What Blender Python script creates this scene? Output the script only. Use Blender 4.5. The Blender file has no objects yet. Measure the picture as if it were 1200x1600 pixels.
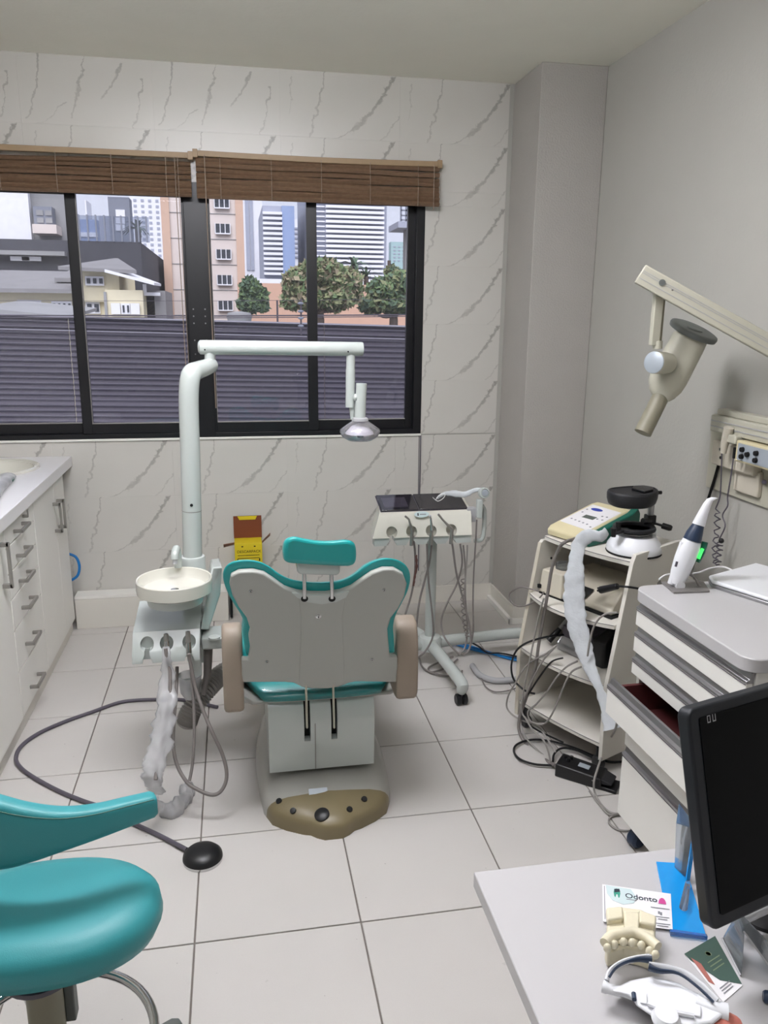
import bpy, bmesh, math, random
from mathutils import Vector, Matrix, noise
from mathutils.bvhtree import BVHTree
random.seed(7)
scn = bpy.context.scene
col = scn.collection
PI = math.pi

# ------------------------------------------------------------------ camera
F = 1241.6; YAW, PITCH, ROLL = 0.185224544, -0.242705102, 0.0101238321
CAM = Vector((0.60766529, -4.54393314, 1.63443096))
_cy, _sy = math.cos(YAW), math.sin(YAW)
_f = Vector((_sy*math.cos(PITCH), _cy*math.cos(PITCH), math.sin(PITCH)))
_r0 = Vector((_cy, -_sy, 0)); _u0 = _r0.cross(_f)
_r = math.cos(ROLL)*_r0 + math.sin(ROLL)*_u0
_u = -math.sin(ROLL)*_r0 + math.cos(ROLL)*_u0
cd = bpy.data.cameras.new('camera'); cam = bpy.data.objects.new('camera', cd); col.objects.link(cam)
cam.matrix_world = Matrix(((_r.x, _u.x, -_f.x, CAM.x), (_r.y, _u.y, -_f.y, CAM.y), (_r.z, _u.z, -_f.z, CAM.z), (0, 0, 0, 1)))
cd.sensor_fit = 'VERTICAL'; cd.sensor_height = 24; cd.lens = 24*F/1600; cd.clip_start = .02; cd.clip_end = 1000
scn.camera = cam

# ------------------------------------------------------------------ world and exposure
w = bpy.data.worlds.new('overcast_sky'); scn.world = w; w.use_nodes = True
bg = w.node_tree.nodes['Background']; bg.inputs[0].default_value = (.86, .89, 1.0, 1); bg.inputs[1].default_value = 1.12
sd = bpy.data.lights.new('facade_key', 'SUN'); sd.energy = 4.0; sd.angle = math.radians(50); sd.color = (1, .98, .97)
so = bpy.data.objects.new('facade_key', sd); col.objects.link(so); so.rotation_euler = (math.radians(42), 0, math.radians(-12))   # soft key added to brighten the outside facades, from high behind the building
scn.view_settings.view_transform = 'Standard'; scn.view_settings.look = 'None'
scn.view_settings.gamma = 1; scn.view_settings.use_curve_mapping = False
scn.view_settings.exposure = 0.0
LAMP = 44          # strength of the ceiling panels

# ------------------------------------------------------------------ point helpers: a pixel direction met with a real plane of the room
def _ray(x, y): return _r*((x-600)/F) - _u*((y-800)/F) + _f
def AZ(x, y, z=0.): d = _ray(x, y); return CAM + d*((z-CAM.z)/d.z)
def AY(x, y, Y): d = _ray(x, y); return CAM + d*((Y-CAM.y)/d.y)
def AX(x, y, X): d = _ray(x, y); return CAM + d*((X-CAM.x)/d.x)
def AP(x, y, p, n): d = _ray(x, y); p = Vector(p); n = Vector(n); return CAM + d*((p-CAM).dot(n)/d.dot(n))
V = Vector

# ------------------------------------------------------------------ materials
def lin(h):
    h = h.lstrip('#'); c = [int(h[i:i+2], 16)/255 for i in (0, 2, 4)]
    return tuple((x/12.92 if x <= .04045 else ((x+.055)/1.055)**2.4) for x in c) + (1,)
class NT:
    def __init__(s, name):
        s.m = bpy.data.materials.new(name); s.m.use_nodes = True; s.t = s.m.node_tree; s.b = s.t.nodes['Principled BSDF']
    def new(s, t, **k):
        n = s.t.nodes.new(t)
        for a, v in k.items(): setattr(n, a, v)
        return n
    def put(s, sock, v):
        if isinstance(v, (int, float)): sock.default_value = v
        elif isinstance(v, tuple): sock.default_value = v
        else: s.t.links.new(v, sock)
    def ma(s, op, a, b=0., c=None, clamp=False):
        n = s.new('ShaderNodeMath', operation=op); n.use_clamp = clamp
        s.put(n.inputs[0], a); s.put(n.inputs[1], b)
        if c is not None: s.put(n.inputs[2], c)
        return n.outputs[0]
    def mix(s, f, a, b):
        n = s.new('ShaderNodeMix', data_type='RGBA'); s.put(n.inputs[0], f); s.put(n.inputs[6], a); s.put(n.inputs[7], b); return n.outputs[2]
    def coord(s): return s.new('ShaderNodeTexCoord').outputs['Object']
    def noise(s, scale, det=3, vec=None, rough=.5):
        n = s.new('ShaderNodeTexNoise'); n.inputs['Scale'].default_value = scale; n.inputs['Detail'].default_value = det; n.inputs['Roughness'].default_value = rough
        s.t.links.new(vec if vec is not None else s.coord(), n.inputs['Vector']); return n.outputs['Fac']
    def bump(s, h, strength, dist=.01):
        n = s.new('ShaderNodeBump'); n.inputs['Strength'].default_value = strength; n.inputs['Distance'].default_value = dist
        s.put(n.inputs['Height'], h); s.t.links.new(n.outputs[0], s.b.inputs['Normal'])
def mat(name, c, rough=.5, metal=0., var=.04, vs=6., bump=0., bs=80., coat=0., spec=None, sub=0.):
    n = NT(name); c = lin(c); b = n.b
    if var:
        f = n.noise(vs); d = tuple(x*(1-var*2) for x in c[:3])+(1,); e = tuple(min(1, x*(1+var*.6)) for x in c[:3])+(1,)
        n.put(b.inputs['Base Color'], n.mix(f, d, e))
    else: b.inputs['Base Color'].default_value = c
    b.inputs['Roughness'].default_value = rough; b.inputs['Metallic'].default_value = metal
    if coat: b.inputs['Coat Weight'].default_value = coat; b.inputs['Coat Roughness'].default_value = .12
    if spec is not None: b.inputs['Specular IOR Level'].default_value = spec
    if bump: n.bump(n.noise(bs, 4), bump, .003)
    return n.m
def glassy(name, tint, gloss=.12, rough=.03, alpha=.0, fill='#ffffff', ns=35.):
    # clear pane: mostly straight-through, a mirror-like part, and optionally some diffuse haze of its own
    n = NT(name); t = n.t; t.nodes.remove(n.b); out = t.nodes['Material Output']
    tr = n.new('ShaderNodeBsdfTransparent'); tr.inputs[0].default_value = lin(tint)
    gl = n.new('ShaderNodeBsdfGlossy'); gl.inputs['Roughness'].default_value = rough
    fr = n.new('ShaderNodeFresnel'); fr.inputs[0].default_value = 1.45
    m = n.new('ShaderNodeMixShader'); f = n.ma('MAXIMUM', n.ma('MULTIPLY', fr.outputs[0], 1.), gloss)
    n.put(m.inputs[0], f); t.links.new(tr.outputs[0], m.inputs[1]); t.links.new(gl.outputs[0], m.inputs[2]); o = m.outputs[0]
    if alpha:
        d0 = n.new('ShaderNodeBsdfDiffuse'); d0.inputs[0].default_value = lin(fill); d1 = n.new('ShaderNodeBsdfTranslucent'); d1.inputs[0].default_value = lin(fill)
        d = n.new('ShaderNodeMixShader'); t.links.new(d0.outputs[0], d.inputs[1]); t.links.new(d1.outputs[0], d.inputs[2]); m2 = n.new('ShaderNodeMixShader')
        f2 = n.ma('MULTIPLY', n.noise(ns, 2), alpha*2); n.put(m2.inputs[0], f2)
        t.links.new(o, m2.inputs[1]); t.links.new(d.outputs[0], m2.inputs[2]); o = m2.outputs[0]
    t.links.new(o, out.inputs[0]); return n.m
def emit(name, c, s):
    n = NT(name); n.b.inputs['Base Color'].default_value = lin(c); n.b.inputs['Emission Color'].default_value = lin(c); n.b.inputs['Emission Strength'].default_value = s; return n.m

M = {}
M['plaster'] = mat('white_plaster', '#b2b0a9', .85, bump=.35, bs=60, var=.02)
M['plaster_rough'] = mat('rough_plaster', '#aeaaa4', .9, bump=.9, bs=110, var=.03)
M['ceiling'] = mat('ceiling_paint', '#efece0', .9, bump=.3, bs=40, var=.02)
M['grout'] = mat('grout', '#77706a', .9)
def floor_mat():
    n = NT('floor_tile_glaze'); g = n.new('ShaderNodeNewGeometry').outputs['Position']
    a = n.noise(2.2, 3, g); s = n.noise(420., 2, g); bl = n.noise(18., 3, g)
    c = n.mix(a, lin('#c4c0bc'), lin('#cecac6')); c = n.mix(n.ma('MULTIPLY', s, .30), c, lin('#aaa6a2'))
    sp = n.noise(60., 1, g); spot = n.ma('GREATER_THAN', sp, .80); c = n.mix(n.ma('MULTIPLY', spot, .6), c, lin('#8d8884'))
    n.put(n.b.inputs['Base Color'], c)
    n.put(n.b.inputs['Roughness'], n.ma('MULTIPLY_ADD', bl, .25, .22)); n.bump(s, .25, .0006)
    return n.m
M['floor'] = floor_mat()
def marble(name, veins):
    # white PVC panel printed with grey diagonal veins; tile-local metres (x along, z up)
    n = NT(name); sx = n.new('ShaderNodeSeparateXYZ'); co = n.coord(); n.t.links.new(co, sx.inputs[0]); X, Z = sx.outputs['X'], sx.outputs['Z']
    jit = n.ma('SUBTRACT', n.noise(16., 4, co, .65), .5); thick = n.noise(22., 3, co, .6); fine = n.noise(90., 3, co)
    acc = 0.
    for (u1, w1, u0, w0, pw, wd, st) in veins:
        t = n.ma('DIVIDE', n.ma('SUBTRACT', Z, w0), w1-w0); tc = n.ma('MAXIMUM', t, 0.001)
        uc = n.ma('MULTIPLY_ADD', n.ma('POWER', tc, pw), u1-u0, u0)
        uc = n.ma('MULTIPLY_ADD', jit, .075, uc)
        d = n.ma('ABSOLUTE', n.ma('SUBTRACT', X, uc))
        ww = n.ma('MULTIPLY', n.ma('MAXIMUM', n.ma('MULTIPLY_ADD', thick, 2.6, -.70), .12), wd*1.2)
        k = n.ma('SUBTRACT', 1., n.ma('DIVIDE', d, ww), clamp=True); k = n.ma('POWER', n.ma('MINIMUM', n.ma('MULTIPLY', k, 1.8), 1.), 1.)
        inr = n.ma('MULTIPLY', n.ma('GREATER_THAN', t, 0.), n.ma('LESS_THAN', t, 1.))
        fade = n.ma('MULTIPLY_ADD', n.ma('MULTIPLY', t, 1.), .45, .5)
        k = n.ma('MULTIPLY', n.ma('MULTIPLY', k, inr), n.ma('MULTIPLY', fade, st))
        acc = n.ma('MAXIMUM', acc, k)
    f = n.ma('MULTIPLY', acc, n.ma('MULTIPLY_ADD', fine, .7, .45), clamp=True)
    base = n.mix(n.noise(5., 2, co), lin('#c8c5be'), lin('#cecbc5'))
    n.put(n.b.inputs['Base Color'], n.mix(f, base, lin('#85817b'))); n.b.inputs['Roughness'].default_value = .32
    return n.m
M['marble'] = marble('marble_print', [(.575, .30, .27, 0., .62, .022, .9), (.23, .30, .15, 0., .1e1, .009, .7), (.06, .27, .045, .1, 1., .003, .4), (.60, .12, .50, 0., .8, .006, .5), (.40, .10, .36, .02, 1., .003, .3)])
M['marble_b'] = marble('marble_print_b', [(.10, .30, .02, .02, .6, .009, .8), (.30, .30, .22, .03, .9, .013, .75), (.47, .28, .36, .12, .8, .014, .75), (.56, .22, .50, 0., 1., .006, .7), (.20, .1, .05, .0, .6, .005, .5)])
M['black_alu'] = mat('black_aluminium', '#0c0c12', .38, .0, var=.05)
M['glass'] = glassy('window_glass', '#f4f5fa', .03, .01, .03, '#c8c8d0')
M['bamboo'] = mat('bamboo', '#7c624c', .6, var=.18, vs=60)
M['bamboo_rail'] = mat('bamboo_rail', '#a08768', .5, var=.08, vs=30)
M['cord'] = mat('beige_cord', '#8f7f72', .8)
M['white'] = mat('white_laminate', '#ebe9e3', .42, var=.015, coat=.1)
M['melamine'] = mat('off_white_melamine', '#dad6cd', .5, var=.02)
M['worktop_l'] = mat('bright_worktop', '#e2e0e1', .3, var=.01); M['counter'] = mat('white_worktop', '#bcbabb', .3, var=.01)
M['gap'] = mat('shadow_gap_board', '#8f8d88', .9)
M['chrome_handle'] = mat('satin_steel', '#9a9792', .35, .55)
M['steel'] = mat('polished_steel', '#c6c6c6', .15, 1., var=0)
M['alu'] = mat('brushed_aluminium', '#a9a8aa', .32, .85, var=.03)
M['enamel'] = mat('white_enamel', '#b8beba', .22, var=.01, coat=.4)
M['enamel_g'] = mat('grey_white_enamel', '#b9bfbb', .3, var=.01, coat=.3)
M['ceramic'] = mat('cream_ceramic', '#d6d4c9', .2, var=.02, coat=.5)
M['teal'] = mat('teal_vinyl', '#179b9a', .34, var=.03, vs=4, bump=.06, bs=300, coat=.15)
M['teal_dull'] = mat('teal_vinyl_dull', '#338f95', .45, var=.04, vs=4, bump=.12, bs=400)
M['plate'] = mat('back_shell_plastic', '#a9aaa4', .5, var=.015, bump=.1, bs=400)
M['beige_pad'] = mat('beige_arm_pad', '#988a7c', .5, var=.05, vs=9)
M['tan'] = mat('tan_panel', '#7c7053', .4, var=.08, vs=12)
M['base_grey'] = mat('base_grey', '#a9a8a2', .3, .15, var=.05, vs=9, coat=.3)
M['black'] = mat('black_plastic', '#101013', .4, var=.05)
M['black_rough'] = mat('black_cast', '#1b1b1f', .55, var=.1, bump=.3, bs=200)
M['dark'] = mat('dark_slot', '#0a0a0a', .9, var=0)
M['hose'] = mat('grey_hose', '#77716e', .5, var=.05, vs=30)
M['hose_l'] = mat('light_grey_hose', '#908c88', .5, var=.05, vs=30)
M['hose_d'] = mat('dark_grey_hose', '#55505a', .45, var=.05, vs=30)
M['hose_w'] = mat('pale_hose', '#a9a9ab', .5, var=.04)
M['rust'] = mat('rusty_tape', '#6e4a44', .7, var=.2, vs=60)
M['blue'] = mat('blue_hose', '#1272b8', .4)
M['navy'] = mat('navy_plastic', '#24344c', .4)
M['cream'] = mat('cream_plastic', '#d5caa4', .45, var=.03)
M['cream2'] = mat('cream_metal', '#b9b6a6', .45, var=.03)
M['beige'] = mat('beige_plastic', '#c9c2b2', .45, var=.03)
M['taupe'] = mat('taupe_cone', '#86816f', .5, var=.05, vs=9)
M['greydisc'] = mat('grey_rubber', '#5f6360', .5, var=.04)
M['green'] = mat('bottle_green_plastic', '#0f5b4c', .4)
M['yellow'] = mat('yellow_card', '#d9c21e', .6)
M['brown'] = mat('brown_card', '#7a3f22', .75, var=.05)
M['brown_l'] = mat('brown_card_pale', '#8d6a58', .75, var=.05)
M['sleeve'] = glassy('clear_sleeve', '#f4f5f6', .05, .3, .36, '#f6f6f8', 7.)
M['wrap'] = mat('milky_sleeve', '#ccd0d4', .4, var=.08, vs=25, bump=.8, bs=60)
M['acrylic'] = glassy('clear_acrylic', '#eef2f5', .04, .03, .10, '#f0f4f8')
M['acrylic_b'] = glassy('blue_tint_acrylic', '#b8d8f4', .10, .03, .12, '#a8d0f0')
M['acrylic_blue'] = mat('blue_acrylic', '#1191dc', .18, var=.02, coat=.4)
M['smoke'] = glassy('smoked_lid', '#8c8894', .16, .04, .12, '#8a8690')
M['shade'] = glassy('lamp_shield', '#eeeaf0', .2, .05, .14, '#ffffff')
M['film'] = glassy('thin_film', '#f0f4f4', .03, .2, .06, '#e6e6e8')
M['resin'] = mat('ivory_resin', '#ded6bc', .45, var=.03, bump=.1, bs=300)
M['paper'] = mat('white_paper', '#e6e4e6', .6, var=.01)
M['pink'] = mat('pink_print', '#c8488f', .6, var=0)
M['teal_print'] = mat('green_print', '#2f8f7a', .6, var=0)
M['navy_print'] = mat('dark_print', '#26303c', .6, var=0)
M['grey_print'] = mat('grey_print', '#83838a', .6, var=0)
M['mist_print'] = mat('pale_teal_print', '#c3d3d4', .6, var=0)
M['green_card'] = mat('green_card', '#3c544b', .45)
M['gold_print'] = mat('gold_print', '#6f7d62', .5, var=0)
M['red_print'] = mat('red_print', '#a8665c', .5)
M['red_dark'] = mat('dark_red_lining', '#5d2a2b', .6, var=.1)
M['lcd'] = mat('lcd', '#59625c', .3, var=0)
M['blue_print'] = mat('blue_print', '#2b3fa0', .4, var=0)
M['silverplate'] = mat('silver_panel', '#aab2ba', .4, .2)
M['led'] = emit('green_led', '#35e053', 2.2)
M['gun_white'] = mat('glossy_white_plastic', '#e9eaee', .3, var=.01, coat=.2)
M['scan_grey'] = mat('scanner_stand_metal', '#8e8a88', .35, .5)

# ------------------------------------------------------------------ mesh builder
def cr(pts, k=6, closed=False):
    pts = [V(p) for p in pts]; n = len(pts); out = []
    rng = range(n if closed else n-1)
    for i in rng:
        g = (lambda j: pts[j % n]) if closed else (lambda j: pts[min(max(j, 0), n-1)])
        a, b, c, d = g(i-1), g(i), g(i+1), g(i+2)
        for s in range(k):
            t = s/k
            out.append(.5*((2*b) + (c-a)*t + (2*a-5*b+4*c-d)*t*t + (3*b-a-3*c+d)*t**3))
    if not closed: out.append(pts[-1])
    return out
class MB:
    def __init__(s): s.v = []; s.f = []
    def add(s, vs, fs): o = len(s.v); s.v += [V(x) for x in vs]; s.f += [tuple(i+o for i in f) for f in fs]; return s
    def obox(s, c, sz, R=None):
        c = V(c); hx, hy, hz = (x/2 for x in sz); P = [V((a*hx, b*hy, d*hz)) for d in (-1, 1) for b in (-1, 1) for a in (-1, 1)]
        if R is not None: P = [R @ p for p in P]
        return s.add([c+p for p in P], [(0, 2, 3, 1), (4, 5, 7, 6), (0, 1, 5, 4), (2, 6, 7, 3), (0, 4, 6, 2), (1, 3, 7, 5)])
    def box(s, x0, x1, y0, y1, z0, z1): return s.obox(((x0+x1)/2, (y0+y1)/2, (z0+z1)/2), (abs(x1-x0), abs(y1-y0), abs(z1-z0)))
    def prism(s, pts, vec):
        n = len(pts); pts = [V(p) for p in pts]; vec = V(vec)
        fs = [tuple(range(n)), tuple(reversed(range(n, 2*n)))] + [(i, i+n, (i+1) % n+n, (i+1) % n) for i in range(n)]
        return s.add(pts+[p+vec for p in pts], fs)
    def loft(s, rings, cap=True, closed=True):
        n = len(rings[0]); vs = [p for r in rings for p in r]; fs = []
        for i in range(len(rings)-1):
            for j in range(n if closed else n-1): fs.append((i*n+j, i*n+(j+1) % n, (i+1)*n+(j+1) % n, (i+1)*n+j))
        if cap: fs.append(tuple(reversed(range(n)))); fs.append(tuple(range((len(rings)-1)*n, len(rings)*n)))
        return s.add(vs, fs)
    def tube(s, pts, r, seg=8, closed=False, cap=True, flat=1., up=None):
        pts = [V(p) for p in pts]; n = len(pts); rs = r if isinstance(r, (list, tuple)) else [r]*n; rings = []; prev = None
        for i, p in enumerate(pts):
            a = pts[(i-1) % n] if (closed or i > 0) else p; b = pts[(i+1) % n] if (closed or i < n-1) else p
            t = (b-a); t = t.normalized() if t.length > 1e-9 else V((0, 0, 1))
            if prev is None: x = (V(up) if up is not None else (V((0, 0, 1)) if abs(t.z) < .9 else V((1, 0, 0))))
            else: x = prev
            x = (x-t*x.dot(t)); x = x.normalized() if x.length > 1e-6 else t.orthogonal().normalized(); prev = x; y = t.cross(x)
            rings.append([p+(x*math.cos(2*PI*k/seg)*flat+y*math.sin(2*PI*k/seg))*rs[i] for k in range(seg)])
        if closed: rings.append(rings[0]); return s.loft(rings, False)
        return s.loft(rings, cap)
    def cyl(s, a, b, r, r2=None, seg=20): return s.tube([a, b], [r, r if r2 is None else r2], seg)
    def lathe(s, prof, o, ax=(0, 0, 1), seg=28, sx=1., sy=1., xd=None):
        o = V(o); z = V(ax).normalized(); x = (V(xd) if xd is not None else (V((1, 0, 0)) if abs(z.x) < .9 else V((0, 1, 0)))); x = (x-z*x.dot(z)).normalized(); y = z.cross(x)
        rings = [[o+z*h+(x*math.cos(2*PI*k/seg)*sx+y*math.sin(2*PI*k/seg)*sy)*max(rr, 1e-4) for k in range(seg)] for rr, h in prof]
        return s.loft(rings, True)
    def ell(s, c, r, R=None, seg=20, lat=10):
        c = V(c); rings = []
        for i in range(lat+1):
            th = -PI/2+PI*i/lat; cc = max(math.cos(th), 1e-3)
            ring = [V((r[0]*cc*math.cos(2*PI*k/seg), r[1]*cc*math.sin(2*PI*k/seg), r[2]*math.sin(th))) for k in range(seg)]
            rings.append([c+(R @ p if R is not None else p) for p in ring])
        return s.loft(rings)
    def build(s, name, m, parent=None, label=None, bevel=0., seg=2, smooth=38, kind=None, org=None):
        org = V(org) if org is not None else (V(parent['_o']) if parent is not None else V((0, 0, 0)))
        me = bpy.data.meshes.new(name); me.from_pydata([tuple(p-org) for p in s.v], [], s.f); me.validate()
        bm = bmesh.new(); bm.from_mesh(me); bmesh.ops.recalc_face_normals(bm, faces=bm.faces); bm.to_mesh(me); bm.free()
        if smooth: me.shade_smooth(); me.set_sharp_from_angle(angle=math.radians(smooth))
        me.materials.append(M[m] if isinstance(m, str) else m)
        o = bpy.data.objects.new(name, me); col.objects.link(o)
        o['_o'] = tuple(org)
        if parent is not None: o.parent = parent
        else: o.location = org
        if bevel:
            b = o.modifiers.new('bevel', 'BEVEL'); b.width = bevel; b.segments = seg; b.limit_method = 'ANGLE'; b.angle_limit = math.radians(40); b.harden_normals = False
        if label: o['label'] = label
        if kind: o['kind'] = kind
        return o
def thing(name, label, cat, loc, group=None):
    o = bpy.data.objects.new(name, None); o.empty_display_size = .05; col.objects.link(o); o.location = loc; o['_o'] = tuple(V(loc)); o['label'] = label; o['category'] = cat
    if group: o['group'] = group
    return o
def tag(o, label, cat, group=None, kind=None):
    o['label'] = label; o['category'] = cat
    if group: o['group'] = group
    if kind: o['kind'] = kind
    return o
def cut(o, cutters):
    # carve real notches/holes with boolean cutters, which are removed afterwards
    cm = MB()
    for c in cutters: cm.add(c.v, c.f)
    k = cm.build('cutter', 'white', org=(0, 0, 0)); k.location = (0, 0, 0)
    root = V(o['_o']); par = o.parent
    for v in k.data.vertices: v.co -= root
    k.parent = par
    bpy.context.view_layer.update()
    m = o.modifiers.new('cut', 'BOOLEAN'); m.object = k; m.operation = 'DIFFERENCE'; m.solver = 'EXACT'; m.use_self = True
    bv = [x for x in o.modifiers if x.type == 'BEVEL']
    for x in bv: x.show_viewport = False
    if par is None: k.location = o.location
    bpy.context.view_layer.update(); dg = bpy.context.evaluated_depsgraph_get()
    me = bpy.data.meshes.new_from_object(o.evaluated_get(dg)); o.modifiers.remove(m); o.data = me
    me.set_sharp_from_angle(angle=math.radians(38))
    for x in bv: o.modifiers.remove(x)
    bpy.data.objects.remove(k)
def hitter(o, org=None):
    org = V(o['_o']); me = o.data; bv = BVHTree.FromPolygons([v.co+org for v in me.vertices], [tuple(p.vertices) for p in me.polygons])
    def f(x, y):
        h = bv.ray_cast(CAM, _ray(x, y).normalized()); return (h[0], h[1]) if h[0] is not None else (None, None)
    return f
def text(name, s, m, parent, o, xd, yd, size, label=None, ext=.0004, align='LEFT', bold=0.):
    cu = bpy.data.curves.new(name, 'FONT'); cu.body = s; cu.offset = bold; cu.size = size; cu.extrude = ext; cu.align_x = align
    t = bpy.data.objects.new(name, cu); col.objects.link(t); bpy.context.view_layer.update()
    me = bpy.data.meshes.new_from_object(t.evaluated_get(bpy.context.evaluated_depsgraph_get())); bpy.data.objects.remove(t)
    xd = V(xd).normalized(); yd = V(yd); yd = (yd-xd*yd.dot(xd)).normalized(); z = xd.cross(yd); R = Matrix((xd, yd, z)).transposed(); o = V(o); po = V(parent['_o'])
    for v in me.vertices: v.co = o+R @ v.co-po
    me.materials.clear(); me.materials.append(M[m]); ob = bpy.data.objects.new(name, me); col.objects.link(ob); ob.parent = parent; ob['_o'] = tuple(po)
    if label: ob['label'] = label
    return ob
def patch(pts, th=.0006): # thin printed piece: polygon with a real thickness along its normal towards the camera
    pts = [V(p) for p in pts]; n = (pts[1]-pts[0]).cross(pts[2]-pts[0]).normalized()
    if n.dot(CAM-pts[0]) < 0: n = -n
    return MB().prism(pts, n*th)
def copy_tree(o, loc=None, parent=None):
    c = o.copy(); col.objects.link(c)
    if parent is not None: c.parent = parent
    if loc is not None: c.location = loc
    for ch in list(o.children): copy_tree(ch, None, c)
    return c

# ================================================================== THE ROOM
XL, XR, YB, YF, ZC = -.86, 2.40, -.26, -6.3, 2.79
fl = MB().box(XL-.1, XR+.1, YF-.1, YB+.1, -.12, -.004).build('floor', 'grout', kind='structure')
T = .45; G = .0024; shared = {}
for i in range(-2, 6):
    for j in range(0, 14):
        x0, x1 = max(i*T, XL)+G, min((i+1)*T, XR)-G; y1, y0 = min(-j*T, YB)-G, max(-(j+1)*T, YF)+G
        if x1-x0 < .02 or y1-y0 < .02: continue
        key = (round(x1-x0, 4), round(y1-y0, 4))
        if key not in shared:
            o = MB().box(0, key[0], 0, key[1], -.008, 0).build('tile', 'floor', org=(0, 0, 0), bevel=.001, seg=1); shared[key] = o
        else: o = shared[key].copy(); col.objects.link(o)
        o.parent = fl; o.location = (x0, y0, 0)
MB().box(XL-.1, XR+.1, YF-.1, YB+.2, ZC, ZC+.1).build('ceiling', 'ceiling', kind='structure')
# back wall with the window opening (opening runs behind the camera's left edge)
WX0, WX1, WZ0, WZ1 = -.78, 1.612, .995, 2.26
wb = MB().box(XL-.1, 2.5, YB, YB+.2, 0, WZ0).box(XL-.1, 2.5, YB, YB+.2, WZ1, ZC).box(XL-.1, WX0, YB, YB+.2, WZ0, WZ1).box(WX1, 2.5, YB, YB+.2, WZ0, WZ1).build('wall_back', 'plaster', kind='structure')
# marble-printed wall panels, each one a piece
shared = {}
for ci in range(-2, 4):
    for rj in range(0, 10):
        X0, Z0 = .27+.6*(ci-1), -.21+.3*rj     # cell origin
        x0, x1, z0, z1 = X0, X0+.6, Z0, Z0+.3
        if ci == 3: x1 = X0+.575
        x0 = max(x0, XL); z0 = max(z0, .10); z1 = min(z1, ZC)
        rects = [(x0, x1, z0, z1)]
        if x1 > WX0 and x0 < WX1 and z1 > WZ0 and z0 < WZ1:
            rects = []
            if z0 < WZ0-.01: rects.append((x0, x1, z0, WZ0))
            if z1 > WZ1+.01: rects.append((x0, x1, WZ1, z1))
            if x1 > WX1+.01: rects.append((WX1, x1, max(z0, WZ0), min(z1, WZ1)))
            if x0 < WX0-.01: rects.append((x0, WX0, max(z0, WZ0), min(z1, WZ1)))
        for (a, b, c, d) in rects:
            if b-a < .01 or d-c < .01: continue
            g = .0003; mk = 'marble_b' if (rj == 9 and ci < 2) else 'marble'
            key = tuple(round(k, 4) for k in (a-X0, b-X0, c-Z0, d-Z0))+(mk,)
            if key not in shared:
                o = MB().box(a-X0+g, b-X0-g, -.004, .001, c-Z0+g, d-Z0-g).build('wall_panel', mk, org=(0, 0, 0)); shared[key] = o
            else: o = shared[key].copy(); col.objects.link(o)
            o.parent = wb; o.location = (X0, YB, Z0)
MB().box(XR, XR+.1, YF-.1, YB+.2, 0, ZC).build('wall_right', 'plaster', kind='structure')
MB().box(XL-.1, XL, YF-.1, YB, 0, ZC).build('wall_left', 'plaster', kind='structure')
MB().box(XL-.1, XR+.1, YF-.1, YF, 0, ZC).build('wall_front', 'plaster', kind='structure')
MB().box(2.068, XR, -.645, YB, 0, ZC).build('wall_column', 'plaster_rough', kind='structure', bevel=.004)
# skirting, left plinth, cable channel
b = MB().box(XL, 2.06, YB-.012, YB, 0, .10).build('baseboard_back', 'melamine', kind='structure', bevel=.0015)
MB().box(2.056, 2.068, -.645, YB-.012, 0, .095).box(2.056, XR, -.657, -.645, 0, .095).build('baseboard_right', 'melamine', kind='structure', bevel=.0015)
MB().box(2.035, 2.056, -.672, -.275, 0, .03).box(2.035, 2.12, -.672, -.657, 0, .03).build('trim_2', 'white', kind='structure', bevel=.002)
MB().box(-.262, .53, -.37, YB-.012, 0, .165).build('trim_1', 'melamine', kind='structure', bevel=.002)
MB().box(-.262, .53, -.37, YB-.012, .166, .18).build('trim_3', 'white', kind='structure', bevel=.001)
MB().box(.540, .552, -.355, YB-.012, 0.01, .27).build('plinth_gap_shade', 'dark', kind='structure')  # dark strip standing in for the shade of the plinth-end gap
tag(MB().tube(cr([V((1.612, -.268, .99)), V((1.613, -.268, .8)), V((1.612, -.268, .55)), V((1.615, -.268, .2))], 4), .003, 6).tube([V((1.603, -.268, .99)), V((1.606, -.268, .55))], .002, 6).build('wall_cable', 'hose_d'), 'thin grey cable running down the marble wall from the window corner', 'cable')

# window
wn = MB().box(WX0, WX1, YB-.004, YB+.075, WZ0, WZ0+.028).box(WX0, WX1, YB-.004, YB+.075, WZ1-.03, WZ1).box(WX1-.045, WX1, YB-.006, YB+.075, WZ0, WZ1).box(WX0, WX0+.04, YB-.006, YB+.075, WZ0, WZ1).build('window_1', 'black_alu', kind='structure', bevel=.002)
MB().box(WX0, WX1, YB+.075, YB+.24, WZ0-.03, WZ0).build('window_sill', 'plaster', wn)
MB().box(WX0, WX1, YB-.014, YB-.004, WZ0-.008, WZ0+.004).build('window_ledge', 'white', wn, bevel=.002)
MB().box(.385, .500, YB-.006, YB+.06, WZ0, WZ1).build('centre_post', 'black_alu', wn, bevel=.002)
bz = MB()
for zz in (1.43, 1.50, 1.585, 1.62, 1.655):
    for xx in (.412, .470): bz.ell((xx, YB-.007, zz), (.004, .002, .004), seg=8, lat=4)
bz.build('post_screws', 'alu', wn)
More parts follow.
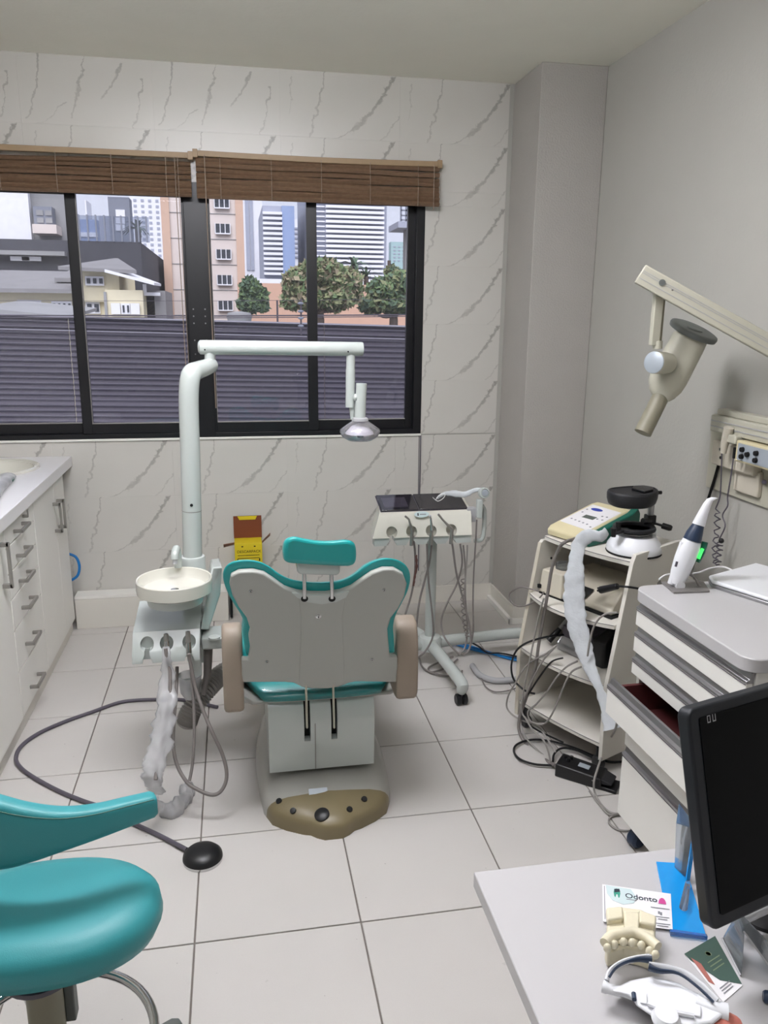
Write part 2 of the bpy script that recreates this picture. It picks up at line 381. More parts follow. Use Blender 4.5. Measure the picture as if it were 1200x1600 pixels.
def sash(x0, x1, z0, z1, y, l, r, bt=.05):
    s = MB().box(x0, x0+l, y, y+.03, z0, z1).box(x1-r, x1, y, y+.03, z0, z1).box(x0+l, x1-r, y, y+.03, z0, z0+bt).box(x0+l, x1-r, y, y+.03, z1-.04, z1).build('sash', 'black_alu', wn, bevel=.0015)
    MB().box(x0+l, x1-r, y+.012, y+.016, z0+bt, z1-.04).build('pane', 'glass', s)
    MB().box(x0+l, x1-r, y-.002, y+.010, z0+bt, z0+bt+.005).box(x0+l-.001, x0+l+.003, y+.002, y+.01, z0+bt, z1-.04).build('glazing_bead', 'hose_l', s)
sash(-.72, -.125, WZ0+.03, WZ1-.03, YB+.036, .04, .052)
sash(-.168, .386, WZ0+.03, WZ1-.03, YB+.002, .046, .012)
sash(.498, 1.045, WZ0+.03, WZ1-.03, YB+.002, .012, .052)
sash(1.00, 1.568, WZ0+.03, WZ1-.03, YB+.036, .045, .038)

# ceiling lamps (outside the frame, they light the room and show in the reflections)
M['lampglow'] = emit('ceiling_panel_glow', '#f8f8ff', LAMP); M['lampglow_b'] = emit('ceiling_panel_glow_rear', '#f8f8ff', LAMP*.24)
for k, (x, y, lb) in enumerate([(.55, -2.50, 'white ceiling light panel above the dental chair'), (.55, -4.1, 'white ceiling light panel above the desk end of the room')]):
    t = thing('ceiling_light', lb, 'ceiling light', (x, y, ZC)); 
    MB().box(x-.62, x+.62, y-.17, y+.17, ZC-.03, ZC).build('housing', 'white', t, bevel=.004)
    MB().box(x-.6, x+.6, y-.15, y+.15, ZC-.12, ZC-.03).build('diffuser', ('lampglow', 'lampglow_b')[k], t)
#PART2
# ================================================================== BLINDS
def blind(lb, x0, x1, ztop, zbot, sag, cords, gapl):
    t = thing('bamboo_blind', lb, 'blind', ((x0+x1)/2, YB-.03, zbot))
    # head rail with a slight bow
    n = 14
    rings = []
    for i in range(n+1):
        x = x0+(x1-x0)*i/n; s = -sag*math.sin(PI*i/n)
        z = ztop+s
        rings.append([V((x, YB-.030, z-.013)), V((x, YB-.058, z-.013)), V((x, YB-.058, z+.013)), V((x, YB-.030, z+.013))])
    MB().loft(rings).build('head_rail', 'bamboo_rail', t, bevel=.002)
    for xe in (x0+.004, x1-.004): MB().box(xe-.012, xe+.012, YB-.064, YB-.004, ztop-.02, ztop+.018).build('bracket', 'bamboo_rail', t, bevel=.002)
    # gathered slats
    top = ztop-.016-gapl; N = 8; h = (top-zbot)/N; rnd = random.Random(int(x0*50))
    for k in range(N):
        zc = top-h*(k+.5); dy = rnd.uniform(-.006, .006); dw = rnd.uniform(0, .012); big = k >= N-2
        rings = []; a = rnd.uniform(-.5, .5)*h*.5; ph = rnd.uniform(0, 6)
        for i in range(n+1):
            x = x0+.005+(x1-x0-.01)*i/n; w = .12*h*math.sin(ph+i*.7)*(0 if big else 1)+a*(.5-i/n)*(0 if big else 1)
            yo = YB-.052-(.012 if big else 0)+dy; hh = h*.5
            rings.append([V((x, yo+.022, zc+w+hh*.8)), V((x, yo-.002, zc+w+hh*.98)), V((x, yo-.012-dw*.4, zc+w+hh*.1)), V((x, yo-.004, zc+w-hh*.96)), V((x, yo+.022, zc+w-hh*.8))])
        MB().loft(rings).build('slat', 'bamboo', t)
    for i in range(5):
        x = x0+.12+(x1-x0-.24)*i/4
        MB().tube([(x, YB-.072, ztop-.01), (x, YB-.082, (ztop+zbot)/2), (x, YB-.078, zbot)], .0018, 5).build('ladder_cord', 'cord', t)
    for (x, dz, r) in cords:
        MB().tube([(x, YB-.086, ztop-.012), (x, YB-.088, zbot-.02), (x+.006, YB-.066, zbot-dz)], r, 5).build('pull_cord', 'cord', t)
blind('bamboo blind rolled up over the left half of the window, a gap under its rail', -.80, .437, 2.372, 2.182, .0, [(.360, 1.06, .0022), (.374, .9, .0018)], .012)
blind('bamboo blind rolled up over the right half of the window, bottom edge hanging lower', .452, 1.675, 2.384, 2.178, .006, [(.500, 1.02, .003), (1.635, .0, .0025)], 0.)

# ================================================================== LEFT CABINETS
CX = -.262
tz = .913; ZT = tz-.052
def handle(par, y, z0, z1, horiz=False, y0=None, y1=None):
    m = MB()
    if horiz:
        m.box(CX, CX+.035, y0-.006, y0+.006, z0-.007, z0+.007).box(CX, CX+.035, y1-.006, y1+.006, z0-.007, z0+.007).box(CX+.026, CX+.036, y0-.006, y1+.006, z0-.007, z0+.007)
    else:
        m.box(CX, CX+.036, y-.007, y+.007, z1-.016, z1).box(CX, CX+.036, y-.007, y+.007, z0, z0+.016).box(CX+.026, CX+.037, y-.007, y+.007, z0, z1)
    m.build('handle', 'chrome_handle', par, bevel=.0015)
def carcass(lb, y0, y1, lab2=None):
    t = thing('base_cabinet', lb, 'cabinet', (CX-.28, (y0+y1)/2, 0))
    MB().box(XL+.002, CX-.02, y1, y0, .07, ZT-.002).build('body', 'white', t)
    MB().box(XL+.002, CX-.0155, y1, y0, 0, .07).build('toe_kick', 'melamine', t, bevel=.001)
    return t
c1 = carcass('white two-door base cabinet beside the marble wall, under the sink end of the worktop', -.39, -1.018)
d = MB().box(CX-.018, CX, -.392, -.616, .07, ZT-.008).build('door', 'white', c1, bevel=.0015); handle(d, -.575, .61, .755)
d = MB().box(CX-.018, CX, -.621, -1.014, .07, ZT-.008).build('door', 'white', c1, bevel=.0015); handle(d, -.655, .61, .757)
c2 = carcass('white drawer cabinet with six steel-handled drawers under the worktop', -1.018, -1.47)
a, b_ = AX(22, 821, CX).y, AX(36, 808, CX).y; zs = [ZT-.008, .765, .663, .56, .435, .262, .07]
hz = [.822, .722, .618, .505, .35, .16]
for k in range(6):
    d = MB().box(CX-.018, CX, -1.022, -1.466, zs[k+1]+.003, zs[k]-.002).build('drawer', 'white', c2, bevel=.0015)
    handle(d, 0, hz[k]-.02, 0, True, -1.34, -1.22)
    if k == 0: MB().cyl((CX, -1.19, .825), (CX+.018, -1.19, .825), .007).box(CX+.018, CX+.022, -1.195, -1.185, .82, .85).build('key_lock', 'chrome_handle', d)
c3 = carcass('white tall-handled door cabinet nearest the teal stool', -1.47, -2.05)
d = MB().box(CX-.018, CX, -1.474, -1.9, .07, ZT-.008).build('door', 'white', c3, bevel=.0015); handle(d, -1.55, .64, .815)
d = MB().box(CX-.018, CX, -1.904, -2.046, .07, ZT-.008).build('filler_panel', 'white', c3, bevel=.0015)
# worktop with an oval hole for the sink
bm = bmesh.new()
SC = (-.53, -.60); SRX, SRY = .20, .215
o_ = [(XL+.004, -2.1), (CX+.026, -2.1), (CX+.026, YB-.006), (XL+.004, YB-.006)]
vo = [bm.verts.new((x, y, tz)) for x, y in o_]; vi = [bm.verts.new((SC[0]+(SRX-.015)*math.cos(2*PI*k/40), SC[1]+(SRY-.015)*math.sin(2*PI*k/40), tz)) for k in range(40)]
es = [bm.edges.new((vo[i], vo[(i+1) % 4])) for i in range(4)]+[bm.edges.new((vi[i], vi[(i+1) % 40])) for i in range(40)]
r = bmesh.ops.triangle_fill(bm, edges=es, use_beauty=True)
ex = bmesh.ops.extrude_face_region(bm, geom=list(bm.faces)); bmesh.ops.translate(bm, vec=(0, 0, -.052), verts=[e for e in ex['geom'] if isinstance(e, bmesh.types.BMVert)])
bmesh.ops.recalc_face_normals(bm, faces=bm.faces)
me = bpy.data.meshes.new('worktop'); bm.to_mesh(me); bm.free(); me.materials.append(M['worktop_l'])
wt = bpy.data.objects.new('worktop', me); col.objects.link(wt); wt['_o'] = (0, 0, 0); tag(wt, 'white laminate worktop running along the left wall over the cabinets', 'worktop')
bb = wt.modifiers.new('b', 'BEVEL'); bb.width = .002; bb.segments = 1; bb.limit_method = 'ANGLE'
s = MB()
for pr in [[(.02, -.130), (.5, -.128), (.80, -.11), (.91, -.03), (.945, .006), (1., .014), (1.045, .010), (1.05, .0006), (.92, .0006), (.88, -.03), (.78, -.118), (.5, -.136), (.02, -.138)]]:
    rings = [[V((SC[0]+SRX*rr*math.cos(2*PI*k/48), SC[1]+SRY*rr*math.sin(2*PI*k/48), tz+h)) for k in range(48)] for rr, h in pr]; s.loft(rings)
tag(s.build('sink_basin', 'ceramic'), 'oval white inset sink basin in the left worktop', 'sink')
t = thing('wrapped_tubing', 'clear plastic pouch of tubing with a green connector lying by the sink', 'tubing', (-.43, -.88, tz))
pp = [AZ(-25, 790, tz+.02), AZ(-8, 765, tz+.025), AZ(4, 752, tz+.02), AZ(12, 745, tz+.012)]
MB().tube(cr(pp, 5), [.035+.004*math.sin(i*2.1) for i in range(16)], 12, flat=.55).build('pouch', 'sleeve', t, smooth=80)
q = AZ(17, 748, tz+.012); MB().cyl(q, q+V((.012, -.02, .003)), .008).cyl(q+V((.012, -.02, .003)), q+V((.016, -.045, 0)), .005).build('connector', 'green', t)
MB().tube(cr([q, AZ(8, 748, tz+.01), AZ(0, 760, tz+.012), AZ(-12, 775, tz+.01)], 5), .004).build('inner_tube', 'hose_w', t)
tag(MB().tube(cr([V((-.27, -.375, .42)), V((-.235, -.375, .40)), V((-.222, -.375, .35)), V((-.235, -.375, .30)), V((-.268, -.375, .275))], 6), .007, 8).build('blue_air_hose', 'blue'), 'short blue air hose looping out from behind the left cabinets', 'hose')

# ================================================================== SHARPS BOX ON THE WALL
t = thing('sharps_box', 'yellow cardboard sharps box with brown flaps open, on the marble wall', 'sharps box', (.62, -.33, .2))
Yc = -.40
bx0, bx1 = AY(367, 870, Yc).x, AY(410, 870, Yc).x; zt_ = AY(390, 849, Yc).z
MB().box(bx0, bx1, Yc, YB-.008, zt_-.24, zt_).build('box_body', 'yellow', t, bevel=.002)
fz = zt_-.002
MB().box(bx0-.002, bx1+.003, YB-.026, YB-.022, fz, fz+.125).build('lid_flap', 'brown', t)
MB().prism([V((bx0+.02, YB-.031, fz+.125)), V((bx1-.02, YB-.031, fz+.125)), V((bx1-.03, YB-.031, fz+.105)), V((bx0+.03, YB-.031, fz+.105))], (0, .003, 0)).build('tuck_tab', 'yellow', t)
MB().prism([V((bx0, Yc+.03, fz)), V((bx0, Yc+.05, fz-.016)), V((bx0-.058, Yc+.05, fz-.030)), V((bx0-.058, Yc+.03, fz-.008))], (0, .004, .002)).build('side_flap', 'brown_l', t)
MB().prism([V((bx1, Yc+.03, fz)), V((bx1, Yc+.05, fz-.016)), V((bx1+.046, Yc+.05, fz+.026)), V((bx1+.046, Yc+.03, fz+.046))], (0, .004, .002)).build('side_flap', 'brown_l', t)
text('lettering', 'DESCARPACK', 'dark', t, (bx0+.012, Yc-.001, zt_-.052), (1, 0, 0), (0, 0, 1), .0205)
m = MB()
for dz in (.066, .082): m.box(bx0+.015, bx1-.015, Yc-.001, Yc, zt_-dz-.0015, zt_-dz+.0015)
for xx in (bx0+.012, bx1-.018): m.box(xx, xx+.006, Yc-.001, Yc, zt_-.10, zt_-.085)
for xx in (bx0+.036, bx1-.044): m.box(xx, xx+.01, Yc-.001, Yc, zt_-.02, zt_-.014)
m.build('printed_marks', 'dark', t)

# ================================================================== VIEW OUTSIDE
GZ = -9.
def facade(name, lb, px0, px1, pt, Y, depth, m, pmid=420, group=None, z0=GZ):
    x0 = AY(px0, pmid, Y).x; x1 = AY(px1, pmid, Y).x; zt = AY((px0+px1)/2, pt, Y).z
    t = thing(name, lb, 'building', ((x0+x1)/2, Y+depth/2, z0), group)
    MB().box(x0, x1, Y, Y+depth, z0, zt).build('wall', m, t)
    return t, x0, x1, zt
M['acrylic_rail'] = glassy('railing_glass', '#dfe3ea', .03, .05, .12, '#c8ccd4'); M['ex_white'] = mat('ex_white', '#e6e6ea', .8, var=.02, vs=1); M['ex_conc'] = mat('ex_concrete', '#9c9c9c', .9, var=.18, vs=.6)
M['ex_char'] = mat('ex_charcoal', '#4a4a50', .9, var=.06, vs=.5); M['ex_char2'] = mat('ex_charcoal_dark', '#37373d', .9, var=.06, vs=.5)
M['ex_cream'] = mat('ex_cream', '#dcd3b6', .9, var=.05, vs=.6); M['ex_roof'] = mat('ex_roof', '#8c8a8a', .9, var=.12, vs=1.5)
M['ex_beige'] = mat('ex_beige', '#dcd0c8', .85, var=.02, vs=.5); M['ex_orange'] = mat('ex_orange', '#d3b39d', .85, var=.04, vs=.5)
M['ex_win'] = mat('ex_window', '#6d7380', .3, var=.15, vs=2); M['ex_dark'] = mat('ex_dark_glass', '#3d4148', .3, var=.1)
M['ex_grey'] = mat('ex_grey', '#7f838e', .8, var=.03, vs=.3); M['ex_blue'] = mat('ex_blue', '#93a5c8', .5, var=.05, vs=.4)
M['ex_band'] = mat('ex_band', '#a6aab8', .6, var=.06, vs=.4); M['ex_orange_wall'] = mat('ex_orange_wall', '#cfa891', .9, var=.05, vs=.4)
M['ex_teal'] = mat('ex_teal', '#a9c4c4', .7, var=.05, vs=.3); M['ex_ground'] = mat('ex_ground', '#7d7a76', .95)
M['corr'] = mat('black_corrugated', '#4c4752', .55, .2, var=.12, vs=1.2); M['corr_l'] = mat('pale_seam', '#8d8a92', .6)
M['bark'] = mat('bark', '#5a4d45', .9); M['leaf_o'] = mat('olive_leaf', '#8a8f66', .8, var=.2, vs=3); M['leaf_g'] = mat('green_leaf', '#6d8458', .8, var=.25, vs=3)
M['leaf_d'] = mat('dark_leaf', '#5a7058', .8, var=.25, vs=3); M['leaf_b'] = mat('brown_leaf', '#a09478', .8, var=.2, vs=3)
M['wire'] = mat('wire', '#4a444c', .7)
gr = MB().box(-120, 160, 3, 260, GZ-1, GZ).build('ground', 'ex_ground', kind='structure')
def wins(t, x0, x1, zt, Y, nx, nz, mx, mz, fw, fh, m='ex_win', frame=None, zlow=None):
    W = x1-x0; zb = zlow
    for i in range(nx):
        for k in range(nz):
            cx = x0+mx*W+(W*(1-2*mx))*(i+.5)/nx; cz = zt-mz-(zt-mz-zb)*(k+.5)/nz
            ww = W*(1-2*mx)/nx*fw/2; hh = (zt-mz-zb)/nz*fh/2
            f = MB().box(cx-ww, cx+ww, Y-.06, Y+.02, cz-hh, cz+hh).build('window', m, t)
            if frame: MB().box(cx-.04, cx+.04, Y-.1, Y-.06, cz-hh, cz+hh).box(cx-ww, cx+ww, Y-.12, Y-.06, cz-hh-.06, cz-hh).build('window_frame', frame, f)
def bands(t, x0, x1, zt, zb, Y, n, m, frac=.5, prot=.3, name='balcony', lips='ex_white'):
    st = (zt-zb)/n
    for k in range(n):
        z = zt-st*(k+.5); MB().box(x0, x1, Y-prot, Y+.02, z-st*frac/2, z+st*frac/2).build(name, m, t)
# --- corrugated black wall right outside
YW = 4.0
zl, zr = AY(0, 497, YW).z, AY(640, 512, YW).z; xl, xr = AY(-60, 600, YW).x-1.5, 4.2
t = thing('corrugated_fence', 'black corrugated metal wall just outside the window', 'wall', ((xl+xr)/2, YW, GZ))
zl = AY(0, 493, YW).z; zr = AY(640, 511, YW).z; ztop = lambda x: zl+(zr-zl)*(x-AY(0, 493, YW).x)/(AY(640, 511, YW).x-AY(0, 493, YW).x)
xs = [xl, -1.0, .35, 1.55, 2.9, xr]
for a, b_ in zip(xs, xs[1:]):
    z = ztop((a+b_)/2); k = 0; za, zb_ = ztop(a), ztop(b_); n = 320; ring0 = []; ring1 = []
    for i in range(n+1):
        dz = 2.2*i/n; yy = YW+.013*math.sin(i*PI*2/8)+(.010 if (i*7919//40) % 3 == 0 else 0)
        ring0.append(V((a+.004, yy, za-dz))); ring1.append(V((b_-.004, yy, zb_-dz)))
    bk0 = [p+V((0, .03, 0)) for p in reversed(ring0)]; bk1 = [p+V((0, .03, 0)) for p in reversed(ring1)]
    MB().loft([ring0+bk0, ring1+bk1]).build('metal_sheet', 'corr', t, smooth=60)
MB().box(xl, xr, YW+.02, YW+.1, GZ, zr-2.0).build('support_wall', 'ex_char2', t)
MB().prism([V((xl, YW-.04, ztop(xl))), V((xr, YW-.04, ztop(xr))), V((xr, YW-.04, ztop(xr)+.015)), V((xl, YW-.04, ztop(xl)+.015))], (0, .1, 0)).build('cap_rail', 'corr_l', t)
MB().prism([V((xl, YW-.03, ztop(xl)-.13)), V((xr, YW-.03, ztop(xr)-.13)), V((xr, YW-.03, ztop(xr)-.122)), V((xl, YW-.03, ztop(xl)-.122))], (0, .01, 0)).build('seam_strip', 'corr_l', t)
# --- charcoal rooftop building
t, x0, x1, zt = facade('charcoal_building', 'charcoal block with a glass-railed roof terrace behind the cream house', -60, 222, 375, 30, 14, 'ex_char')
MB().box(x0, x1+.02, 29.9, 30.01, AY(100, 440, 30).z-2.2, AY(100, 440, 30).z+.1).build('lower_band', 'ex_char2', t)
z3 = AY(50, 394, 30).z
MB().box(x0, AY(105, 400, 30).x, 29.5, 30, z3-.14, z3+.02).build('ledge', 'ex_conc', t)
for a in (17, 35): p = AY(a, 404, 29.9); MB().box(p.x, p.x+.7, 29.8, 29.95, p.z-.08, p.z+.08).build('roof_light', 'ex_white', t)
p0 = AY(125, 372, 30); p1 = AY(238, 372, 30)
MB().box(p0.x, p1.x-.1, 30.0, 30.04, zt, zt+.95).build('glass_railing', 'acrylic_rail', t)
for i in range(9): x = p0.x+(p1.x-p0.x-.2)*i/8; MB().box(x-.03, x+.03, 29.96, 30.02, zt, zt+.98).build('railing_post', 'ex_grey', t)
# chamfered right side
# --- far-left pale building with bay window
t, x0, x1, zt = facade('concrete_building', 'pale rendered building with a weathered concrete side at the left edge of the window', -90, 54, 240, 33, .5, 'ex_white', z0=AY(80, 375, 30).z+.01)
MB().box(AY(50, 340, 33.4).x, AY(104, 340, 33.4).x, 33.4, 33.9, AY(80, 375, 30).z+.01, zt).build('concrete_side', 'ex_conc', t)
f = MB().box(AY(55, 340, 33).x, AY(84, 340, 33).x, 32.7, 33.5, AY(70, 352, 33).z, AY(70, 324, 33).z).build('bay_window', 'ex_grey', t)
q0, q1 = AY(57, 350, 32.7), AY(82, 327, 32.7)
for i in range(2):
    for k in range(2):
        xa = q0.x+(q1.x-q0.x)*i/2+.04; za = q0.z+(q1.z-q0.z)*k/2+.05
        MB().box(xa, xa+(q1.x-q0.x)/2-.08, 32.66, 32.7, za, za+(q1.z-q0.z)/2-.1).build('pane', 'ex_conc', f)
MB().box(AY(55, 340, 33).x, AY(92, 340, 33).x, 32.3, 33.4, AY(70, 367, 33).z, AY(70, 353, 33).z).build('bay_ledge', 'ex_beige', t)
# --- cream house
Yh = 22
t, x0, x1, zt = facade('cream_house', 'cream house with grey roofs and white-framed windows across the yard', -40, 242, 455, Yh, 5, 'ex_cream', 480)
for (a, b_, c, d, yy) in [(-40, 128, 438, 458, Yh), (90, 170, 432, 442, Yh+1)]:
    l, r_, zt2, zb2 = AY(a, c, yy).x, AY(b_, c, yy).x, AY((a+b_)/2, c, yy).z, AY((a+b_)/2, d, yy).z
    MB().prism([V((l, yy-.5, zb2)), V((r_, yy-.5, zb2)), V((r_-.3, yy+3, zt2+.3)), V((l, yy+3, zt2+.3))], (0, 0, .12)).build('roof', 'ex_roof', t)
    MB().box(l, r_-.3, yy+2.9, yy+3.1, zb2-.4, zt2+.3).build('roof_end', 'ex_cream', t)
l, r_ = AY(126, 440, Yh-.2).x, AY(186, 440, Yh-.2).x; zu, zd = AY(155, 422, Yh).z, AY(155, 456, Yh).z
MB().box(l, r_, Yh-.2, Yh+4, zd-.3, zu).build('upper_storey', 'ex_cream', t)
MB().prism([V((l-.5, Yh-.8, zu-.05)), V((r_+.6, Yh-.8, zu-.12)), V((r_-.2, Yh+1.5, zu+.35)), V((l+.8, Yh+1.5, zu+.35))], (0, 0, .1)).build('roof', 'ex_roof', t)
MB().prism([V((r_-.3, Yh-.9, zu-.1)), V((r_+1.1, Yh-.9, zu-.45)), V((r_+1.1, Yh+1.5, zu-.4)), V((r_-.3, Yh+1.5, zu+.1))], (0, 0, .08)).build('porch_roof', 'ex_white', t)
MB().box(r_, r_+1.2, Yh-.3, Yh-.1, zd-.1, zd).box(r_+.7, r_+.8, Yh-.3, Yh-.2, zd, zu-.4).build('balcony', 'ex_white', t)
def framed(px0, px1, py0, py1, Y, n, shutters=False):
    a, b_ = AY(px0, py1, Y), AY(px1, py0, Y); f = MB().box(a.x, b_.x, Y-.05, Y+.02, a.z, b_.z).build('window', 'ex_white', t)
    w = (b_.x-a.x)/n
    for i in range(n): MB().box(a.x+w*i+.05, a.x+w*(i+1)-.03, Y-.08, Y-.05, a.z+.06, b_.z-.06).build('pane', 'ex_dark', f)
    if shutters:
        for xx in (a.x-.28, b_.x+.02): MB().box(xx, xx+.26, Y-.09, Y-.03, a.z, b_.z).build('shutter', 'ex_white', t)
framed(134, 162, 432, 446, Yh-.25, 3); framed(82, 112, 471, 488, Yh-.02, 4); framed(135, 156, 472, 490, Yh-.02, 2); framed(190, 203, 474, 491, Yh-.02, 2, True); framed(28, 64, 469, 479, Yh-.02, 3)
a = AY(164, 456, Yh-.6); MB().box(a.x-.04, a.x+.04, Yh-.65, Yh-.6, GZ, a.z).build('drain_pipe', 'ex_conc', t)
MB().box(a.x, AY(226, 456, Yh).x, Yh-.6, Yh, GZ, AY(190, 453, Yh-.6).z).build('wing', 'ex_cream', t)
framed(190, 203, 474, 491, Yh-.62, 2, True)
MB().box(AY(228, 456, Yh).x, AY(258, 456, Yh).x, Yh, Yh+3, GZ, AY(240, 454, Yh).z).build('side_block', 'ex_roof', t)
MB().prism([AY(-40, 480, 14), AY(105, 494, 14), AY(105, 500, 14), AY(-40, 500, 14)], (0, 4, .2)).build('front_roof', 'ex_conc', t)
# --- towers
t, x0, x1, zt = facade('grey_tower', 'plain grey tower with three small openings above the roof terrace', 171, 204, 308, 75, 2, 'ex_grey', 350)
for (a, c) in ((181, 333), (181, 345), (181, 355)): p = AY(a, c, 75); MB().box(p.x, p.x+.8, 74.9, 75.1, p.z-.3, p.z+.3).build('opening', 'ex_white', t)
MB().box(AY(155, 350, 76).x, AY(172, 350, 76).x, 76, 78, GZ, AY(160, 337, 76).z).build('lower_wing', 'ex_band', t)
t, x0, x1, zt = facade('blue_tower', 'distant low blue-glass tower left of the grey tower', 125, 152, 343, 140, 5, 'ex_blue', 350)
MB().box(x0+1, x1-1.5, 140, 145, zt, zt+3).build('plant_room', 'ex_white', t)
bands(t, x0, x1, zt-1, zt-12, 140, 4, 'ex_white', .25, .3)
t, x0, x1, zt = facade('white_apartment_tower', 'tall white apartment tower behind the grey tower', 204, 256, 240, 100, 4, 'ex_white', 350)
wins(t, x0, x1, AY(230, 305, 100).z, 100, 4, 16, .06, .3, .42, .45, 'ex_band', None, AY(230, 445, 100).z)
t, x0, x1, zt = facade('beige_apartment_block', 'beige apartment block with an orange edge and square windows beside the centre post', 256, 372, 230, 38, 10, 'ex_beige', 400)
MB().box(x0-.02, AY(268, 400, 38).x, 37.85, 38.2, GZ, zt).build('orange_pilaster', 'ex_orange', t)
MB().box(AY(370, 400, 38).x, AY(382, 400, 38).x, 37.85, 44, GZ, zt).build('orange_pilaster', 'ex_orange', t)
for k in range(9):
    zc = AY(350, 317+40*k-40, 37.9).z
    xa, xb = AY(338, 400, 37.9).x, AY(361, 400, 37.9).x
    f = MB().box(xa, xb, 37.9, 38.02, zc-.22, zc+.22).build('window', 'ex_dark', t)
    m = MB()
    for i in range(4): xx = xa+(xb-xa)*i/3; m.box(xx-.02, xx+.02, 37.84, 37.9, zc-.24, zc+.24)
    m.box(xa, xb, 37.8, 37.9, zc-.28, zc-.22).build('window_frame', 'ex_white', f)
    MB().box(x0+.3, xb+.4, 37.97, 38.01, zc-.52, zc-.49).build('floor_joint', 'ex_conc', t)
t, x0, x1, zt = facade('striped_tower', 'white tower with vertical grey strips right of the beige block', 372, 411, 240, 122, 8, 'ex_white', 370)
for (a, b_) in ((384, 390), (391, 396)): MB().box(AY(a, 370, 122).x, AY(b_, 370, 122).x, 121.8, 122.1, AY(390, 415, 110).z, zt).build('grey_strip', 'ex_band', t)
t, x0, x1, zt = facade('balcony_tower', 'white tower with balconies and a blue glass corner', 411, 460, 322, 100, 16, 'ex_band', 370)
bands(t, x0, AY(441, 370, 100).x, AY(430, 330, 100).z, AY(430, 432, 100).z, 100, 13, 'ex_white', .5, .8)
MB().box(AY(441, 370, 99.5).x, x1, 99.5, 101, GZ, zt).build('glass_corner', 'ex_blue', t)
t, x0, x1, zt = facade('small_white_tower', 'smaller white tower between the balcony tower and the window stile', 460, 484, 343, 130, 16, 'ex_white', 370)
bands(t, x0, x1, zt-1, AY(470, 405, 130).z, 130, 7, 'ex_band', .35, .3)
t, x0, x1, zt = facade('wide_balcony_tower', 'wide tower block striped with white balconies behind the trees', 484, 604, 230, 95, 18, 'ex_band', 370)
bands(t, AY(508, 370, 95).x, AY(598, 370, 95).x, AY(550, 290, 95).z, AY(550, 442, 95).z, 95, 20, 'ex_white', .52, 1.)
bands(t, x0, AY(507, 370, 95).x, AY(550, 290, 95).z, AY(550, 442, 95).z, 95, 20, 'ex_white', .25, .5)
t, x0, x1, zt = facade('teal_building', 'distant pale teal building at the right edge of the window', 611, 636, 378, 130, 2, 'ex_teal', 390)
MB().box(x0+3, x1, 129, 131, zt, zt+3).build('roof_room', 'ex_teal', t)
wins(t, x0, x1, zt, 130, 3, 5, .08, .5, .5, .4, 'ex_band', None, AY(620, 410, 130).z)
t, x0, x1, zt = facade('unfinished_building', 'building with a jutting concrete slab and scaffold at the far right of the window', 634, 700, 352, 45, .8, 'ex_conc', 390)
MB().box(AY(617, 352, 45).x, x1, 44, 47, AY(630, 353, 45).z-.2, AY(630, 349, 45).z).build('slab', 'ex_band', t)
for (a, b_) in ((624, 628), (632, 636)):
    p, q = AY(a, 351, 45), AY(a, 326, 45); MB().box(p.x-.05, p.x+.05, 44.5, 44.6, p.z, q.z+3).build('scaffold_pole', 'ex_grey', t)
for yy in (345, 338, 330): p = AY(624, yy, 45); MB().box(p.x, p.x+1.2, 44.5, 44.6, p.z-.04, p.z+.04).build('scaffold_rail', 'ex_grey', t)
t, x0, x1, zt = facade('low_white_podium', 'low white podium building at the foot of the towers', 378, 610, 437, 80, 10, 'ex_white', 440)
tag(MB().box(AY(372, 480, 30).x, AY(760, 480, 30).x, 30, 30.3, GZ, AY(450, 443, 30).z).build('orange_wall', 'ex_orange_wall'), 'long orange rendered boundary wall behind the trees', 'wall')
MBs = MB()
# --- trees
def tree(name, lb, px, py_base, Y, blobs, n, leafmats, seed, trunk_r=.12, trunks=None, sz=.22):
    rnd = random.Random(seed); base = AY(px, py_base, Y); base.z = GZ
    t = thing(name, lb, 'tree', base, 'trees outside')
    m = MB(); top = AY(px, py_base-20, Y)
    m.tube([base, AY(px, 500, Y), AY(px, py_base-18, Y)], [trunk_r*1.3, trunk_r, trunk_r*.8], 7)
    for (cx, cy, rx, ry) in blobs:
        p = AY(cx, cy+ry*.3, Y); s0 = AY(px, py_base-18, Y); md = (p+s0)/2+V((rnd.uniform(-.2, .2), rnd.uniform(-.3, .3), -.2))
        m.tube(cr([s0-V((0, 0, .1)), md, p], 4), [trunk_r*.55*(1-i/10) for i in range(9)], 5)
    m.build('trunk', 'bark', t)
    ms = [MB() for _ in leafmats]; sc = 1241/(Y+4.5)
    for (cx, cy, rx, ry) in blobs:
        c = AY(cx, cy, Y); RX, RZ = rx/sc, ry/sc
        for i in range(int(n*2.1*rx*ry/400)):
            while 1:
                d = V((rnd.uniform(-1, 1), rnd.uniform(-1, 1), rnd.uniform(-1, 1)))
                if d.length < 1: break
            d = d*(.55+.45*rnd.random())/max(d.length, .3)*d.length**.4
            p = c+V((d.x*RX, d.y*RX, d.z*RZ)); a = V((rnd.uniform(-1, 1), rnd.uniform(-1, 1), rnd.uniform(-1, 1))).normalized(); b = a.orthogonal().normalized(); s = sz*.62*rnd.uniform(.5, 1.2)
            k = min(len(ms)-1, int(rnd.random()*len(ms)))
            ms[k].add([p-a*s, p+b*s*.55, p+a*s, p-b*s*.55], [(0, 1, 2, 3)])
    for mm, lm in zip(ms, leafmats): mm.build('foliage', lm, t, kind='stuff', smooth=0)
    return t
tree('olive_tree', 'broad olive-brown tree in the middle, before the balcony tower', 500, 500, 20, [(470, 445, 30, 28), (500, 425, 38, 22), (535, 440, 32, 24), (480, 465, 34, 20), (520, 465, 40, 22), (455, 470, 18, 14), (550, 455, 18, 18)], 420, ['leaf_o', 'leaf_b', 'leaf_g'], 1, .13)
